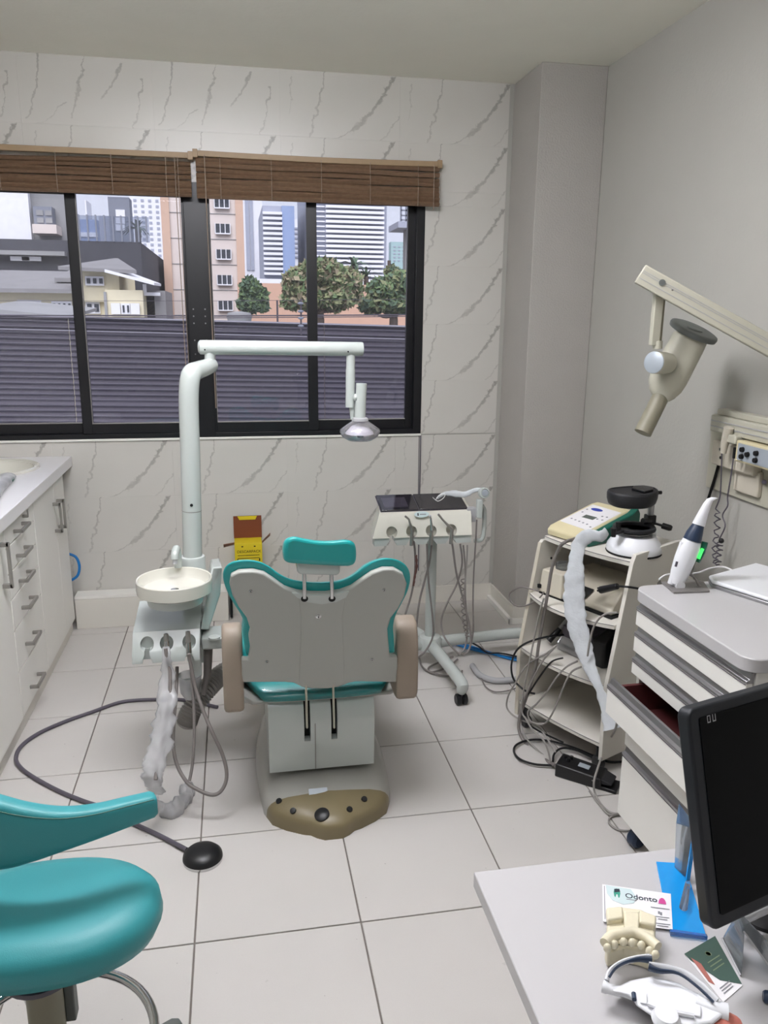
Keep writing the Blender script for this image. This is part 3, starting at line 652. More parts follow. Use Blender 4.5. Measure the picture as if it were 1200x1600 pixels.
tree('green_tree', 'full green tree at the right, behind wires', 615, 505, 21, [(600, 455, 30, 22), (625, 445, 26, 24), (650, 455, 30, 26), (590, 475, 30, 15), (620, 475, 34, 16), (575, 480, 14, 10)], 420, ['leaf_g', 'leaf_o', 'leaf_d'], 2, .14)
tree('dark_tree', 'small dark green tree against the orange edge of the beige block', 388, 495, 26, [(392, 455, 18, 22), (405, 465, 16, 16), (390, 475, 20, 16), (408, 480, 12, 8)], 520, ['leaf_d', 'leaf_g'], 3, .1)
tree('far_tree', 'brownish tree crown behind the green tree near the teal building', 608, 425, 40, [(612, 425, 12, 10), (625, 430, 14, 8)], 700, ['leaf_o', 'leaf_d'], 5, .12, sz=.3)
def palm(lb, px, py, Y, s, seed, gz=GZ):
    rnd = random.Random(seed); c = AY(px, py, Y); t = thing('palm_tree', lb, 'tree', (c.x, c.y, gz), 'trees outside')
    MB().tube([(c.x, c.y, gz), c], .12, 7).build('trunk', 'bark', t)
    m = MB()
    for i in range(16):
        a = rnd.uniform(0, 2*PI); e = rnd.uniform(-.2, 1.1); d = V((math.cos(a)*math.cos(e), math.sin(a)*math.cos(e), math.sin(e)))*s
        pts = cr([c, c+d*.5, c+d-V((0, 0, .35*s))], 4); side = V((-d.y, d.x, 0)).normalized()*s*.12+V((0, 0, .02))
        for u in range(len(pts)-1): w = 1-u/len(pts); m.add([pts[u]-side*w, pts[u]+side*w, pts[u+1]+side*w*.9, pts[u+1]-side*w*.9], [(0, 1, 2, 3)])
    m.build('foliage', 'leaf_d', t, kind='stuff', smooth=0)
palm('palm poking above the olive tree in front of the wide tower', 553, 415, 33, .85, 1)
palm('lower palm crown just left of the green tree', 572, 432, 34, .8, 2)
palm('terrace palm in a pot on the charcoal roof', 215, 357, 31.0, .7, 4, gz=AY(80, 375, 30).z)
# --- wires, insulator, dish
for k, (ya, yb, Y, r, lb) in enumerate([(492.5, 491.5, 3.0, .006, 'thick black power line crossing just above the corrugated wall'), (496, 494, 3.1, .004, 'second power line running just under the thick one'), (470, 467, 3.4, .002, 'thin upper wire crossing before the cream house')]):
    p0, p1 = AY(-60, ya, Y), AY(700, yb, Y); tag(MB().tube([p0, (p0+p1)/2-V((0, 0, .01)), p1], r, 6).build('power_line', 'wire'), lb, 'wire')
p = AY(470, 497, 2.95); t = thing('insulator', 'bracket with insulators clamped on the power lines', 'insulator', p)
MB().cyl(p-V((0, 0, .15)), p+V((.005, 0, .17)), .008, seg=8).build('rod', 'wire', t)
for dz in (-.07, 0, .06, .13): MB().lathe([(.012, -.012), (.028, -.004), (.028, .004), (.012, .012)], p+V((0, 0, dz)), seg=12).build('disc', 'ex_grey', t)
p = AY(374, 494, 4.35); t = thing('antenna_dome', 'grey antenna dome behind the top of the corrugated wall', 'antenna', p-V((0, 0, .1)))
MB().lathe([(.02, -.12), (.12, -.07), (.135, 0), (.12, .035), (.02, .05)], p, seg=20).build('dome', 'ex_conc', t); MB().cyl(V((p.x, p.y, GZ)), p-V((0, 0, .1)), .03, seg=8).build('mast', 'wire', t)
p = AY(433, 497, 4.3); tag(MB().cyl(V((p.x, p.y, GZ)), AY(433, 469, 4.3), .010, seg=8).build('antenna_rod', 'wire'), 'thin steel rod standing behind the corrugated wall', 'rod')
# ================================================================== DENTAL CHAIR
XC = .862
dc = thing('dental_chair', 'dental chair seen from behind with teal cushions and a white back shell', 'dental chair', (XC, -2.0, 0))
# floor base: low domed casting, its rear nose (towards the camera) is a tan control panel
def halfw(y):
    tab = [(-2.335, .0), (-2.332, .030), (-2.318, .055), (-2.300, .075), (-2.292, .10), (-2.262, .155), (-2.225, .20), (-2.16, .226), (-2.05, .238), (-1.9, .246), (-1.75, .240), (-1.6, .22), (-1.48, .17), (-1.42, .09), (-1.40, 0)]
    for (a, wa), (b, wb_) in zip(tab, tab[1:]):
        if a <= y <= b: return (wa+(wb_-wa)*(y-a)/(b-a))*.955
    return 0
tabs = [-2.332, -2.318, -2.300, -2.292, -2.262, -2.225, -2.19, -2.16, -2.05, -1.9, -1.75, -1.6, -1.48, -1.42]
XB = XC+.008
def foot(sc, z, zf=0.):
    L = [V((XB-halfw(y)*sc, -1.95+(y+1.95)*(sc if y > -2.1 else (.35*sc+.65)), z)) for y in tabs]; R = [V((2*XB-p.x, p.y, p.z)) for p in reversed(L)]
    return L+R
prof = [(1., 0), (1., .034), (.985, .046)]
rings = [foot(a, b) for a, b in prof]
def topring(sc, z0, z1):
    out = []
    for p in foot(sc, 0):
        k = min(1, max(0, (p.y+2.30)/.28)); p.z = z0+(z1-z0)*k; out.append(p)
    return out
rings += [topring(.95, .052, .070), topring(.88, .060, .088), topring(.72, .068, .104), topring(.45, .075, .112), topring(.1, .08, .116)]
full = MB().loft(rings)
def halfcut(o, inner):
    bm = bmesh.new(); bm.from_mesh(o.data); og = V(o['_o'])
    bmesh.ops.bisect_plane(bm, geom=list(bm.verts)+list(bm.edges)+list(bm.faces), plane_co=V((0, -2.178, 0))-og, plane_no=(0, 1, .25), clear_inner=inner, clear_outer=not inner)
    bm.to_mesh(o.data); bm.free(); o.data.set_sharp_from_angle(angle=math.radians(50))
panel = full.build('control_panel', 'tan', dc, 'tan control panel with black push buttons', smooth=50); halfcut(panel, False)
halfcut(full.build('base_cover', 'base_grey', dc, smooth=50), True)
hp = hitter(panel)
for (x, y, r) in [(503, 1273, .0245), (458, 1267, .0105), (436, 1252, .0105), (546, 1265, .0105), (569, 1249, .0105)]:
    h, n = hp(x, y)
    if h is not None: n = n if n.z > 0 else -n; MB().lathe([(r, -.004), (r, .003), (r*.85, .006), (.001, .007)], h, n, 24).build('push_button', 'black', dc)
hb = AP(497, 1236, (XC, -2.17, .115), (0, -.6, .8)); MB().obox(hb, (.062, .002, .019), Matrix.Rotation(-.9, 3, 'X')).build('rating_plate', 'silverplate', dc, 'silver rating plate')
# lift column housing: white folded shroud with two slots
x0, x1 = .678, 1.036
pr = [(-2.115, .125), (-2.122, .30), (-2.112, .345), (-2.085, .385), (-2.04, .405), (-1.70, .41), (-1.70, .125)]
sh = MB().prism([V((x0, y, z)) for y, z in pr], (x1-x0, 0, 0)).build('lift_shroud', 'enamel_g', dc, bevel=.006)
sl = []
for (a, b_) in ((474, 486), (517, 528)):
    p = AY((a+b_)/2, 1120, -2.12); sl.append(MB().box(p.x-.0105, p.x+.0105, -2.2, -2.06, .235, .42))
cut(sh, sl)
for (a, b_) in ((474, 486), (517, 528)):
    p = AY((a+b_)/2, 1120, -2.12); MB().box(p.x-.0104, p.x+.0104, -2.085, -2.07, .236, .40).build('slot_lining', 'dark', dc)
MB().box(.832, .835, -2.1225, -2.119, .128, .30).build('shroud_seam', 'gap', dc)
MB().box(.70, 1.01, -2.05, -1.70, .06, .2).build('lift_column', 'enamel_g', dc, bevel=.01)
# back rest: leaning plane
P0, TL = V((XC, -2.13, .40)), .30
NB = V((0, -math.cos(TL), -math.sin(TL)))   # faces the camera, leaning towards it at the top
NB = V((0, -1, -.30)).normalized()
def PB(zx, zy, off=0.): return AP(320+zx/3.136, 820+zy/3.136, P0-NB*(-off), NB)
up_b = V((0, -.30, 1)).normalized()
outer = [(205, 655), (193, 600), (186, 540), (190, 490), (172, 445), (140, 395), (108, 335), (88, 268), (98, 222), (130, 195), (180, 184), (235, 185), (280, 196), (322, 218), (365, 250), (420, 277), (485, 290), (560, 295), (640, 290), (700, 275), (750, 245), (795, 208), (850, 181), (905, 174), (958, 186), (998, 218), (1013, 268), (1000, 335), (968, 400), (942, 452), (928, 510), (932, 575), (934, 640)]
def on_plane(P, off): return AP(320+P[0]/3.136, 820+P[1]/3.136, P0, NB)+NB*off
out3 = cr([on_plane(p, -.012) for p in outer], 4)
cush = MB().prism(out3, V((0, .055, -.016))).build('back_cushion', 'teal', dc, bevel=.016, seg=4, smooth=60)
inner = [(182, 765), (180, 652), (212, 655), (222, 600), (214, 540), (222, 505), (205, 450), (165, 395), (135, 340), (121, 285), (128, 245), (165, 226), (235, 222), (290, 235), (335, 265), (390, 305), (450, 325), (520, 333), (590, 333), (660, 324), (715, 304), (765, 268), (815, 233), (870, 213), (925, 213), (970, 238), (988, 285), (976, 345), (945, 405), (910, 450), (893, 505), (898, 570), (905, 642), (942, 645), (945, 765), (740, 762), (700, 770), (655, 788), (600, 796), (520, 796), (475, 788), (435, 768), (390, 764)]
plate = MB().prism([on_plane(p, -.014) for p in inner], NB*.022).build('back_shell', 'plate', dc, bevel=.005, seg=3, smooth=50)
ch = [(458, 345), (470, 440), (468, 560), (462, 700), (460, 762), (475, 782), (520, 790), (600, 790), (655, 782), (682, 762), (682, 700), (676, 560), (672, 440), (690, 345), (620, 362), (530, 362)]
MB().prism([on_plane(p, .006) for p in ch], NB*.0045).build('centre_rib', 'plate', dc, bevel=.002)
hl = [(425, 322), (520, 335), (600, 335), (705, 315), (690, 345), (640, 368), (570, 378), (500, 368), (450, 345)]
MB().prism([on_plane(p, .004), ] and [on_plane(p, .005) for p in hl], NB*.0075).build('rod_recess', 'enamel_g', dc, bevel=.001)
for (x, y, r) in [(225, 316, .0042), (876, 310, .0042), (304, 661, .0042), (818, 651, .0042), (555, 440, .0075)]:
    q = on_plane((x, y), .0095); MB().lathe([(r*1.25, -.001), (r*1.25, .001), (r*.7, .003), (.001, .0032)], q, NB, 12).build('screw', 'steel', dc)
    MB().lathe([(r*.4, .0033), (.0001, .0035)], q, NB, 6).build('screw_socket', 'dark', dc)
# head rest
PH = P0+V((0, .0, 0)); q0 = on_plane((560, 200), .01)
Hp = V((XC, q0.y+.0, q0.z)); NH = V((0, -1, -.12)).normalized()
def onH(p, off=0.): return AP(320+p[0]/3.136, 820+p[1]/3.136, Hp, NH)+NH*off
hc = [(384, 135), (382, 85), (396, 50), (435, 36), (480, 44), (540, 54), (600, 57), (650, 54), (697, 52), (728, 70), (737, 115), (731, 160), (705, 177), (640, 178), (560, 174), (470, 168), (402, 160)]
MB().prism(cr([onH(p, .035) for p in hc], 4, True), V((0, .075, -.02))).build('headrest_cushion', 'teal', dc, bevel=.024, seg=4, smooth=60)
hk = [(450, 175), (662, 180), (660, 232), (645, 243), (465, 238), (450, 225)]
MB().prism([onH(p, .010) for p in hk], -NH*.05).build('headrest_block', 'enamel', dc, bevel=.006, seg=3)
q = onH((680, 188), 0); MB().obox(q, (.03, .02, .013)).cyl(q+V((.012, -.012, 0)), q+V((.012, .01, 0)), .008).build('headrest_lever', 'enamel_g', dc, bevel=.002)
for x in (487, 621):
    MB().tube([onH((x, 215), -.012), on_plane((x, 300), .012), on_plane((x, 346), .013)], .0062, 12).build('headrest_rod', 'steel', dc)
    MB().lathe([(.011, 0), (.011, .003), (.0, .0035)], on_plane((x, 350), .011), NB, 14).build('rod_socket', 'dark', dc)
# levers into the shroud
for xa in (495, 628):
    a = on_plane((xa, 770), .004); b_ = AP(320+(xa+6)/3.136, 820+993/3.136, (0, -2.135, .3), (0, 1, 0)); MB().tube([a, (a+b_)/2, b_], .0065, 8, flat=.6).build('recline_link', 'cream2', dc, bevel=.0)
# seat
MB().loft([[V((XC+s_*w_, y, z)) for s_, z in ((-1, z0), (1, z0), (1, z1), (-1, z1))] for y, w_, z0, z1 in ((-2.10, .235, .372, .384), (-2.06, .275, .372, .394), (-1.5, .27, .372, .40), (-1.15, .2, .37, .40))]).build('seat_pan', 'base_grey', dc, bevel=.006)
rings = []
for y, w_, z0, z1 in ((-2.122, .13, .388, .400), (-2.115, .20, .386, .412), (-2.0, .262, .395, .44), (-1.7, .27, .41, .465), (-1.3, .25, .41, .46), (-1.12, .20, .38, .44), (-1.09, .12, .39, .43)):
    rings.append([V((XC+w_*c, y, (z0+z1)/2+(z1-z0)/2*s)) for c, s in [(math.copysign(abs(math.cos(a))**.4, math.cos(a)), math.copysign(abs(math.sin(a))**.6, math.sin(a))) for a in [2*PI*i/20+.01 for i in range(20)]]])
MB().loft(rings).build('seat_cushion', 'teal', dc, smooth=60)
rings = [[p+V((0, -.004, .004)) for p in r_] for r_ in rings[:3]]
MB().loft(rings).build('seat_film', 'film', dc, smooth=60)
# arm rests: upright rounded pads either side
def armrest(x0a, x1a, zt, side):
    pts = []
    prof = [(-2.160, .385), (-2.172, .47), (-2.168, .575), (-2.145, zt-.018), (-2.10, zt), (-2.02, zt-.035), (-1.88, zt-.10), (-1.78, zt-.17), (-1.80, .43), (-1.9, .40), (-2.05, .385)]
    m = MB(); rings = []
    for x, g in ((x0a, .010), (x0a+.004, .003), (x0a+.012, 0), ((x0a+x1a)/2, 0), (x1a-.012, 0), (x1a-.004, .003), (x1a, .010)):
        cy_, cz_ = -2.0, .50
        rings.append([V((x, cy_+(y-cy_)*(1-g/.25), cz_+(z-cz_)*(1-g/.13))) for y, z in [(p.y, p.z) for p in cr([V((0, a, b_)) for a, b_ in prof], 4, True)]])
    m.loft(rings).build('armrest', 'beige_pad', dc, smooth=60)
armrest(AY(349, 1080, -2.17).x, AY(381, 1080, -2.17).x, .668, -1)
armrest(AY(620, 1080, -2.17).x, AY(653, 1080, -2.17).x, .660, 1)
MB().box(.56, .60, -1.98, -1.90, .34, .44).box(1.13, 1.17, -1.98, -1.90, .34, .44).box(.58, 1.15, -1.97, -1.91, .35, .385).build('armrest_bracket', 'steel', dc, bevel=.004)

# ================================================================== SPITTOON UNIT + LAMP
sp = thing('spittoon_unit', 'pale spittoon unit with a cream bowl and suction holder, left of the chair', 'dental unit', (.42, -1.75, 0))
YT = -1.945   # front of the holder tray
def T2(zx, zy, Y=YT): return AY(190+zx/7.5, 860+zy/7.5, Y)
fl_, fr_ = T2(118, 1200).x, T2(915, 1200).x; z_lo = T2(300, 1325).z; z_mid = T2(300, 1225).z; z_brk = AY(215, 988, YT+.045).z
tray = MB().prism([V((fl_, YT, z_lo)), V((fl_, YT, z_mid)), V((fl_+.002, YT+.045, z_brk)), V((fl_+.004, YT+.26, z_brk+.035)), V((fl_+.004, YT+.26, z_lo))], (fr_-fl_, 0, 0)).build('holder_tray', 'enamel', sp, bevel=.003)
cu_ = []; hx = [T2(285, 1050).x, T2(520, 1080).x, T2(785, 1050).x]
for x in hx:
    zc = z_mid+.030; cu_.append(MB().cyl((x, YT-.05, zc), (x, YT+.040, zc), .0225, seg=28))
    cu_.append(MB().prism([V((x-.0085, 0, zc)), V((x+.0085, 0, zc)), V((x+.0085, 0, z_mid)), V((x+.02, 0, z_lo-.03)), V((x-.02, 0, z_lo-.03)), V((x-.0085, 0, z_mid))], (0, 0, 0)) if 0 else MB().prism([V((x+a, YT-.05, b)) for a, b in ((-.0085, zc), (.0085, zc), (.0085, z_mid), (.016, z_lo+.004), (.022, z_lo-.03), (-.022, z_lo-.03), (-.016, z_lo+.004), (-.0085, z_mid))], (0, .085, 0)))
cut(tray, cu_)
# bowl
BC = AZ(272, 902, .752); BC.z = .748
s = MB(); s.lathe([(.04, -.052), (.118, -.050), (.1265, -.044), (.128, -.03), (.128, -.001), (.1255, .002), (.122, 0), (.118, -.025), (.110, -.034), (.02, -.040), (.001, -.042)], BC, seg=56); s.build('bowl', 'ceramic', sp, 'cream round spittoon bowl')
MB().lathe([(.035, -.088), (.092, -.086), (.095, -.07), (.10, -.0525), (.02, -.052)], BC, seg=40).build('bowl_foot', 'enamel_g', sp)
MB().lathe([(.012, -.0415), (.014, -.039), (.001, -.039)], BC, seg=16).build('drain', 'steel', sp)
# body behind / under the bowl
MB().box(BC.x-.095, BC.x+.10, -1.83, -1.66, .56, z_brk+.012).build('unit_body', 'enamel_g', sp, bevel=.012)
pa = [AY(331, 887, -1.70), AY(347, 885, -1.70), AY(344, 930, -1.74), AY(326, 985, -1.82), AY(313, 985, -1.88), AY(322, 940, -1.84)]
MB().prism(pa, V((-.01, .14, -.01))).build('side_panel', 'enamel', sp, bevel=.006)
yb = -1.88; b0 = AY(315, 1010, yb); b1 = AY(358, 1010, yb)
MB().box(b0.x, .545, yb, yb+.12, b0.z-.015, b0.z+.028).build('link_arm', 'enamel', sp, bevel=.006)
MB().cyl((b0.x+.045, yb-.0, b0.z+.028), (b0.x+.045, yb+.0, b0.z+.034), .02).build('link_cap', 'enamel_g', sp)
# post
YP = -1.67
def PP(x, y, Y=YP): return AY(x, y, Y)
base = PP(301, 872)
MB().lathe([(.046, -.12), (.046, .0), (.043, .008), (.036, .010)], base, seg=28).build('post_collar', 'enamel_g', sp)
MB().cyl(base+V((0, 0, -.4)), base+V((0, 0, -.1)), .04).build('post_foot', 'enamel_g', sp)
MB().cyl(base, PP(299.5, 798), .0345, seg=32).build('lower_post', 'enamel', sp)
ptsp = cr([PP(299.5, 797), PP(297, 700), PP(295, 640), PP(295.5, 605), PP(299, 585, YP+.01), PP(308, 579, YP+.05), PP(322, 574, YP+.10), PP(330, 570.5, YP+.14)], 6)
nn = len(ptsp); MB().tube(ptsp, [.0345 if i < nn*.55 else .0345-(.008*(i-nn*.55)/(nn*.45)) for i in range(nn)], 32).build('bent_post', 'enamel', sp)
MB().cyl(PP(299.5, 798), PP(299.5, 797), .0352).build('post_joint', 'gap', sp)
h, n_ = V((PP(300, 786).x, YP-.0345, PP(300, 786).z)), V((0, -1, 0)); MB().lathe([(.0055, 0), (.0055, .002), (.0, .0022)], h, n_, 14).build('post_hole', 'dark', sp)
# water spout
MB().tube(cr([BC+V((.006, .125, .0)), BC+V((.006, .125, .055)), BC+V((.004, .105, .075)), BC+V((.0, .08, .062)), BC+V((.0, .072, .045))], 5), .0135, 16).build('water_spout', 'enamel', sp)
MB().cyl(BC+V((0, .072, .045)), BC+V((.0, .068, .030)), .0085).build('spout_tip', 'hose_w', sp)
# bits under the tray
pz = T2(885, 1250); MB().cyl((AY(308, 1050, -1.86).x, -1.86, AY(308, 1055, -1.86).z), (AY(308, 1020, -1.86).x, -1.86, z_brk-.01), .017).build('strainer_neck', 'enamel_g', sp)
cpos = AY(297, 1068, -1.86); MB().lathe([(.022, -.055), (.036, -.03), (.042, .03), (.043, .034), (.039, .034), (.034, -.026), (.018, -.05)], cpos, seg=24).build('strainer_cup', 'sleeve', sp, 'clear cloudy strainer cup')
MB().lathe([(.016, -.05), (.030, -.028), (.036, .005), (.0, .006)], cpos, seg=20).build('strainer_filter', 'enamel_g', sp)
MB().tube([AY(325, 1015, -1.83), AY(324, 1055, -1.83), AY(318, 1085, -1.83)], [.016, .014, .008], 10).build('drain_boot', 'hose', sp)
# suction nozzles
def nozzle(lab, p0, d, r, L, m1='steel', m2='chrome_handle'):
    t = thing('suction_tip', lab, 'suction tip', p0); d = V(d).normalized()
    MB().cyl(p0, p0+d*L*.55, r*.8, r).build('tip', m2, t); MB().lathe([(r*.45, -.0002), (.0, -.0004)], p0, d, 10).build('bore', 'dark', t); MB().cyl(p0+d*L*.5, p0+d*L, r, r*1.1).build('grip', m1, t)
nozzle('metal suction tip in the middle socket of the spittoon tray', V((hx[1], YT+.012, z_brk+.002)), (0.05, -.12, -1), .0095, .05)
nozzle('brown suction tip in the right socket of the spittoon tray', V((hx[2]-.002, YT+.012, z_brk+.006)), (.02, -.14, -1), .0095, .075)
# hanging suction hoses
YH = -1.985
def hs(zx, zy, Y=YH): # the lower the point, the nearer the hose swings to the camera
    y = 960+zy/4.705; return AY(180+zx/4.705, y, Y if y < 1060 else Y-.17*min(1, (y-1060)/180))
tag(MB().tube(cr([hs(540, 290), hs(553, 360), hs(585, 520), hs(640, 690), hs(715, 870, -2.0), hs(785, 1020, -2.0), hs(818, 1150, -2.0), hs(810, 1240, -2.0), hs(765, 1310, -2.0), hs(700, 1325, -2.0), hs(610, 1290, -1.99), hs(530, 1235, -1.985), hs(460, 1120, -1.97), hs(428, 980, -1.96), hs(430, 800, -1.94), hs(447, 600, -1.92), hs(453, 450, -1.9), hs(455, 385, -1.88)], 6), .0062, 10).build('suction_hose', 'hose'), 'grey suction hose hanging in a wide loop under the spittoon tray', 'hose')
tag(MB().tube(cr([hs(548, 300, -1.975), hs(560, 420, -1.97), hs(572, 560, -1.97), hs(580, 760, -1.965), hs(578, 960, -1.965), hs(565, 1120, -1.965), hs(545, 1225, -1.97)], 6), .0052, 10).build('suction_hose', 'hose'), 'grey suction hose hanging straight down to the bottom of the loop', 'hose')
# thick corrugated drain hose
pts = cr([AY(292, 1128, -1.80), AY(300, 1108, -1.80), AY(322, 1078, -1.76), AY(345, 1055, -1.70), AY(375, 1040, -1.64), AY(400, 1045, -1.60)], 14)
tag(MB().tube(pts, [.036+.0036*(1 if i % 2 else -1) for i in range(len(pts))], 20).lathe([(.036, 0), (.034, -.01), (.02, -.02), (.001, -.022)], pts[0], (pts[1]-pts[0]), 20).build('corrugated_hose', 'hose_l', smooth=20), 'thick grey corrugated drain hose running behind the left armrest', 'hose')
# plastic sleeve hanging to the floor
def sleeve(name, lab, pts, rs, m, flat, seed, k=6, amp=.2, inner=None):
    P_ = cr(pts, k); n = len(P_); R_ = []
    for i in range(n):
        t = i/(n-1)*(len(rs)-1); a = int(min(t, len(rs)-2)); R_.append(rs[a]+(rs[a+1]-rs[a])*(t-a))
    m_ = MB().tube(P_, R_, 22, flat=flat, up=(0, -1, 0))
    for i, v in enumerate(m_.v):
        c = P_[i//22]; f = 1+amp*noise.noise(v*38+V((seed, 0, 0)))+amp*.6*noise.noise(v*95+V((0, seed, 0))); m_.v[i] = c+(v-c)*f
    o = m_.build(name, m, smooth=80); tag(o, lab, 'plastic sleeve'); return o
SL = [hs(370, 240, -1.975), hs(375, 330, -2.0), hs(385, 480, -2.01), hs(375, 700, -2.03), hs(345, 900, -2.05), hs(300, 1100, -2.07), hs(270, 1200, -2.07), hs(290, 1300, -1.99)]
sleeve('plastic_sleeve', 'clear crinkled plastic sleeve hanging from the spittoon tray to the floor', SL, [.012, .014, .026, .032, .036, .036, .034, .026], 'sleeve', .35, 3, 7, .55)
tag(MB().tube(cr([hs(370, 250, -1.99), hs(385, 350, -2.0), hs(403, 430, -2.01), hs(400, 600, -2.02), hs(380, 760, -2.035), hs(340, 960, -2.055), hs(305, 1110, -2.075), hs(298, 1215, -2.09)], 6), .0065, 8).build('inner_hose', 'hose'), 'thin grey hose inside the clear sleeve under the spittoon tray', 'hose')
q = [AZ(240, 1245, .025), AZ(250, 1262, .02), AZ(262, 1268, .02), AZ(275, 1262, .022), AZ(287, 1250, .022), AZ(293, 1236, .022), AZ(301, 1232, .02)]
sleeve('plastic_sleeve', 'short crinkled sleeve end lying on the floor below the hose loop', q, [.02, .022, .03, .027, .032, .02], 'sleeve', .6, 9, 7, .5)

# lamp arm and operating lamp
la = thing('operating_lamp', 'white operating lamp on a long jointed arm in front of the window', 'lamp', PP(330, 572, YP+.13))
YA = YP+.13
stub = (AY(327.5, 572, YA), AY(327.5, 548, YA)); MB().cyl(stub[0]+V((0, 0, -.01)), stub[1], .0185, seg=24).build('stub', 'enamel', la)
aL, aR = AY(309, 542.5, YA), AY(567, 545.5, YA); dd = (aR-aL).normalized()
arm = MB().lathe([(.001, -.001), (.018, .001), (.0255, .008), (.0262, .02), (.0262, (aR-aL).length-.004), (.024, (aR-aL).length), (.001, (aR-aL).length+.001)], aL, dd, 32).build('arm', 'enamel', la, bevel=0)
q = AY(320, 546.5, YA-.026); MB().lathe([(.003, 0), (.003, .0015), (0, .0016)], q, (0, -1, 0), 10).build('arm_screw', 'dark', la)
q = AY(544, 549.5, YA-.026); MB().lathe([(.003, 0), (.003, .0015), (0, .0016)], q, (0, -1, 0), 10).build('arm_screw', 'dark', la)
t0, t1, t2 = AY(548, 552, YA), AY(547.6, 577, YA), AY(547, 636, YA)
MB().cyl(t0, t1, .0165, seg=24).build('drop_tube', 'enamel', la); MB().cyl(t1, t2, .0178, seg=24).build('drop_sleeve', 'enamel', la)
MB().tube([t2+V((.008, 0, .0)), AY(550, 655, YA)], [.012, .006], 10).build('drop_pin', 'enamel', la)
h0, h1 = AY(565, 599, YA-.02), AY(562, 655, YA-.02)
MB().tube([h0, (h0+h1)/2, h1], [.0205, .0205, .022], 24).build('head_tube', 'enamel', la)
q = AY(555.5, 621, YA-.02); MB().ell(q, (.009, .014, .014)).build('tilt_knob', 'enamel', la)
hc_ = AY(562.5, 671, YA-.02)
MB().lathe([(.016, .045), (.028, .034), (.052, .018), (.075, .001), (.078, -.008), (.068, -.028), (.045, -.042), (.0, -.048)], hc_, seg=30, sx=1., sy=.8).build('shield', 'shade', la, 'clear plastic lamp shield', smooth=60)
MB().lathe([(.0, .03), (.03, .018), (.052, -.005), (.055, -.012), (.05, -.01), (.02, .014), (.0, .018)], hc_+V((0, .012, -.006)), seg=26).build('reflector', 'gun_white', la)
MB().lathe([(.0, .012), (.013, .008), (.013, -.012), (.0, -.016)], hc_+V((0, -.01, -.016)), seg=16).build('bulb_shield', 'navy', la)
MB().lathe([(.0225, .047), (.03, .043), (.032, .034), (.02, .034)], hc_, seg=24).build('shield_collar', 'hose_w', la)

# ================================================================== FOOT PEDAL AND ITS CORD
pc = AZ(317, 1343, .0)
ft = thing('foot_pedal', 'round black foot pedal with a steel rim on the floor left of the chair', 'foot pedal', pc)
MB().lathe([(.0, 0), (.060, 0), (.061, .008), (.0605, .010)], pc, seg=36).build('rim', 'steel', ft)
MB().lathe([(.058, .010), (.0605, .012), (.059, .020), (.048, .031), (.028, .038), (.001, .040)], pc, seg=36).build('pedal_cap', 'black', ft)
F_ = lambda x, y, z=.008: AZ(x, y, z)
tag(MB().tube(cr([F_(292, 1328, .012), F_(250, 1306), F_(205, 1285), F_(160, 1262), F_(128, 1251), F_(90, 1235), F_(55, 1216), F_(33, 1200), F_(25, 1185), F_(33, 1166), F_(60, 1146), F_(100, 1128), F_(145, 1112), F_(185, 1098), F_(215, 1094), F_(250, 1093), F_(290, 1094), F_(340, 1105)], 6), .0075, 10).build('pedal_hose', 'hose_d'), 'dark grey hose curving over the floor from the spittoon to the foot pedal', 'hose')

# ================================================================== DELIVERY CART
YD = -1.22
dl = thing('delivery_cart', 'cream instrument cart on a grey post with a smoked tray lid and wheeled legs', 'instrument cart', (1.46, -1.1, 0))
def D(zx, zy, Y=YD): return AY(560+zx/5.4545, 740+zy/5.4545, Y)
xL, xR = D(120, 540).x, D(965, 545).x; zA = D(540, 540).z; zB = D(540, 608).z
prf = [(YD, zA), (YD+.035, zA+.085), (YD+.055, zA+.105), (YD+.21, zA+.142), (YD+.24, zA+.13), (YD+.27, zA+.0), (YD+.27, zA-.005), (YD+.05, zA-.005)]
b1_ = MB().loft([[V((x_+k*(z-zA)+(.16 if x_ == xL else .08 if x_ != xR else 0)*(y-YD), y, z)) for y, z in prf] for x_, k in ((xL, .30), (xL+.05, .2), (xR, .06))]).build('housing', 'ceramic', dl, 'cream instrument housing', bevel=.008)
b2_ = MB().box(xL+.010, xR-.0, YD+.008, YD+.06, zB, zA-.0).build('holder_rail', 'enamel_g', dl, bevel=.004)
cs = []; nx = [D(x, 500).x for x in (288, 458, 625, 797)]
for x in nx: cs += [MB().cyl((x, YD-.05, zA+.024), (x, YD+.05, zA+.024), .0250, seg=28), MB().box(x-.010, x+.010, YD-.05, YD+.045, zA-.05, zA+.024)]
cut(b1_, cs)
cs = [MB().prism([V((x+a, YD-.05, b)) for a, b in ((-.030, zB-.02), (.030, zB-.02), (.022, zB+.006), (.011, zB+.02), (.010, zA+.02), (-.010, zA+.02), (-.011, zB+.02), (-.022, zB+.006))], (0, .13, 0)) for x in nx]
cut(b2_, cs)
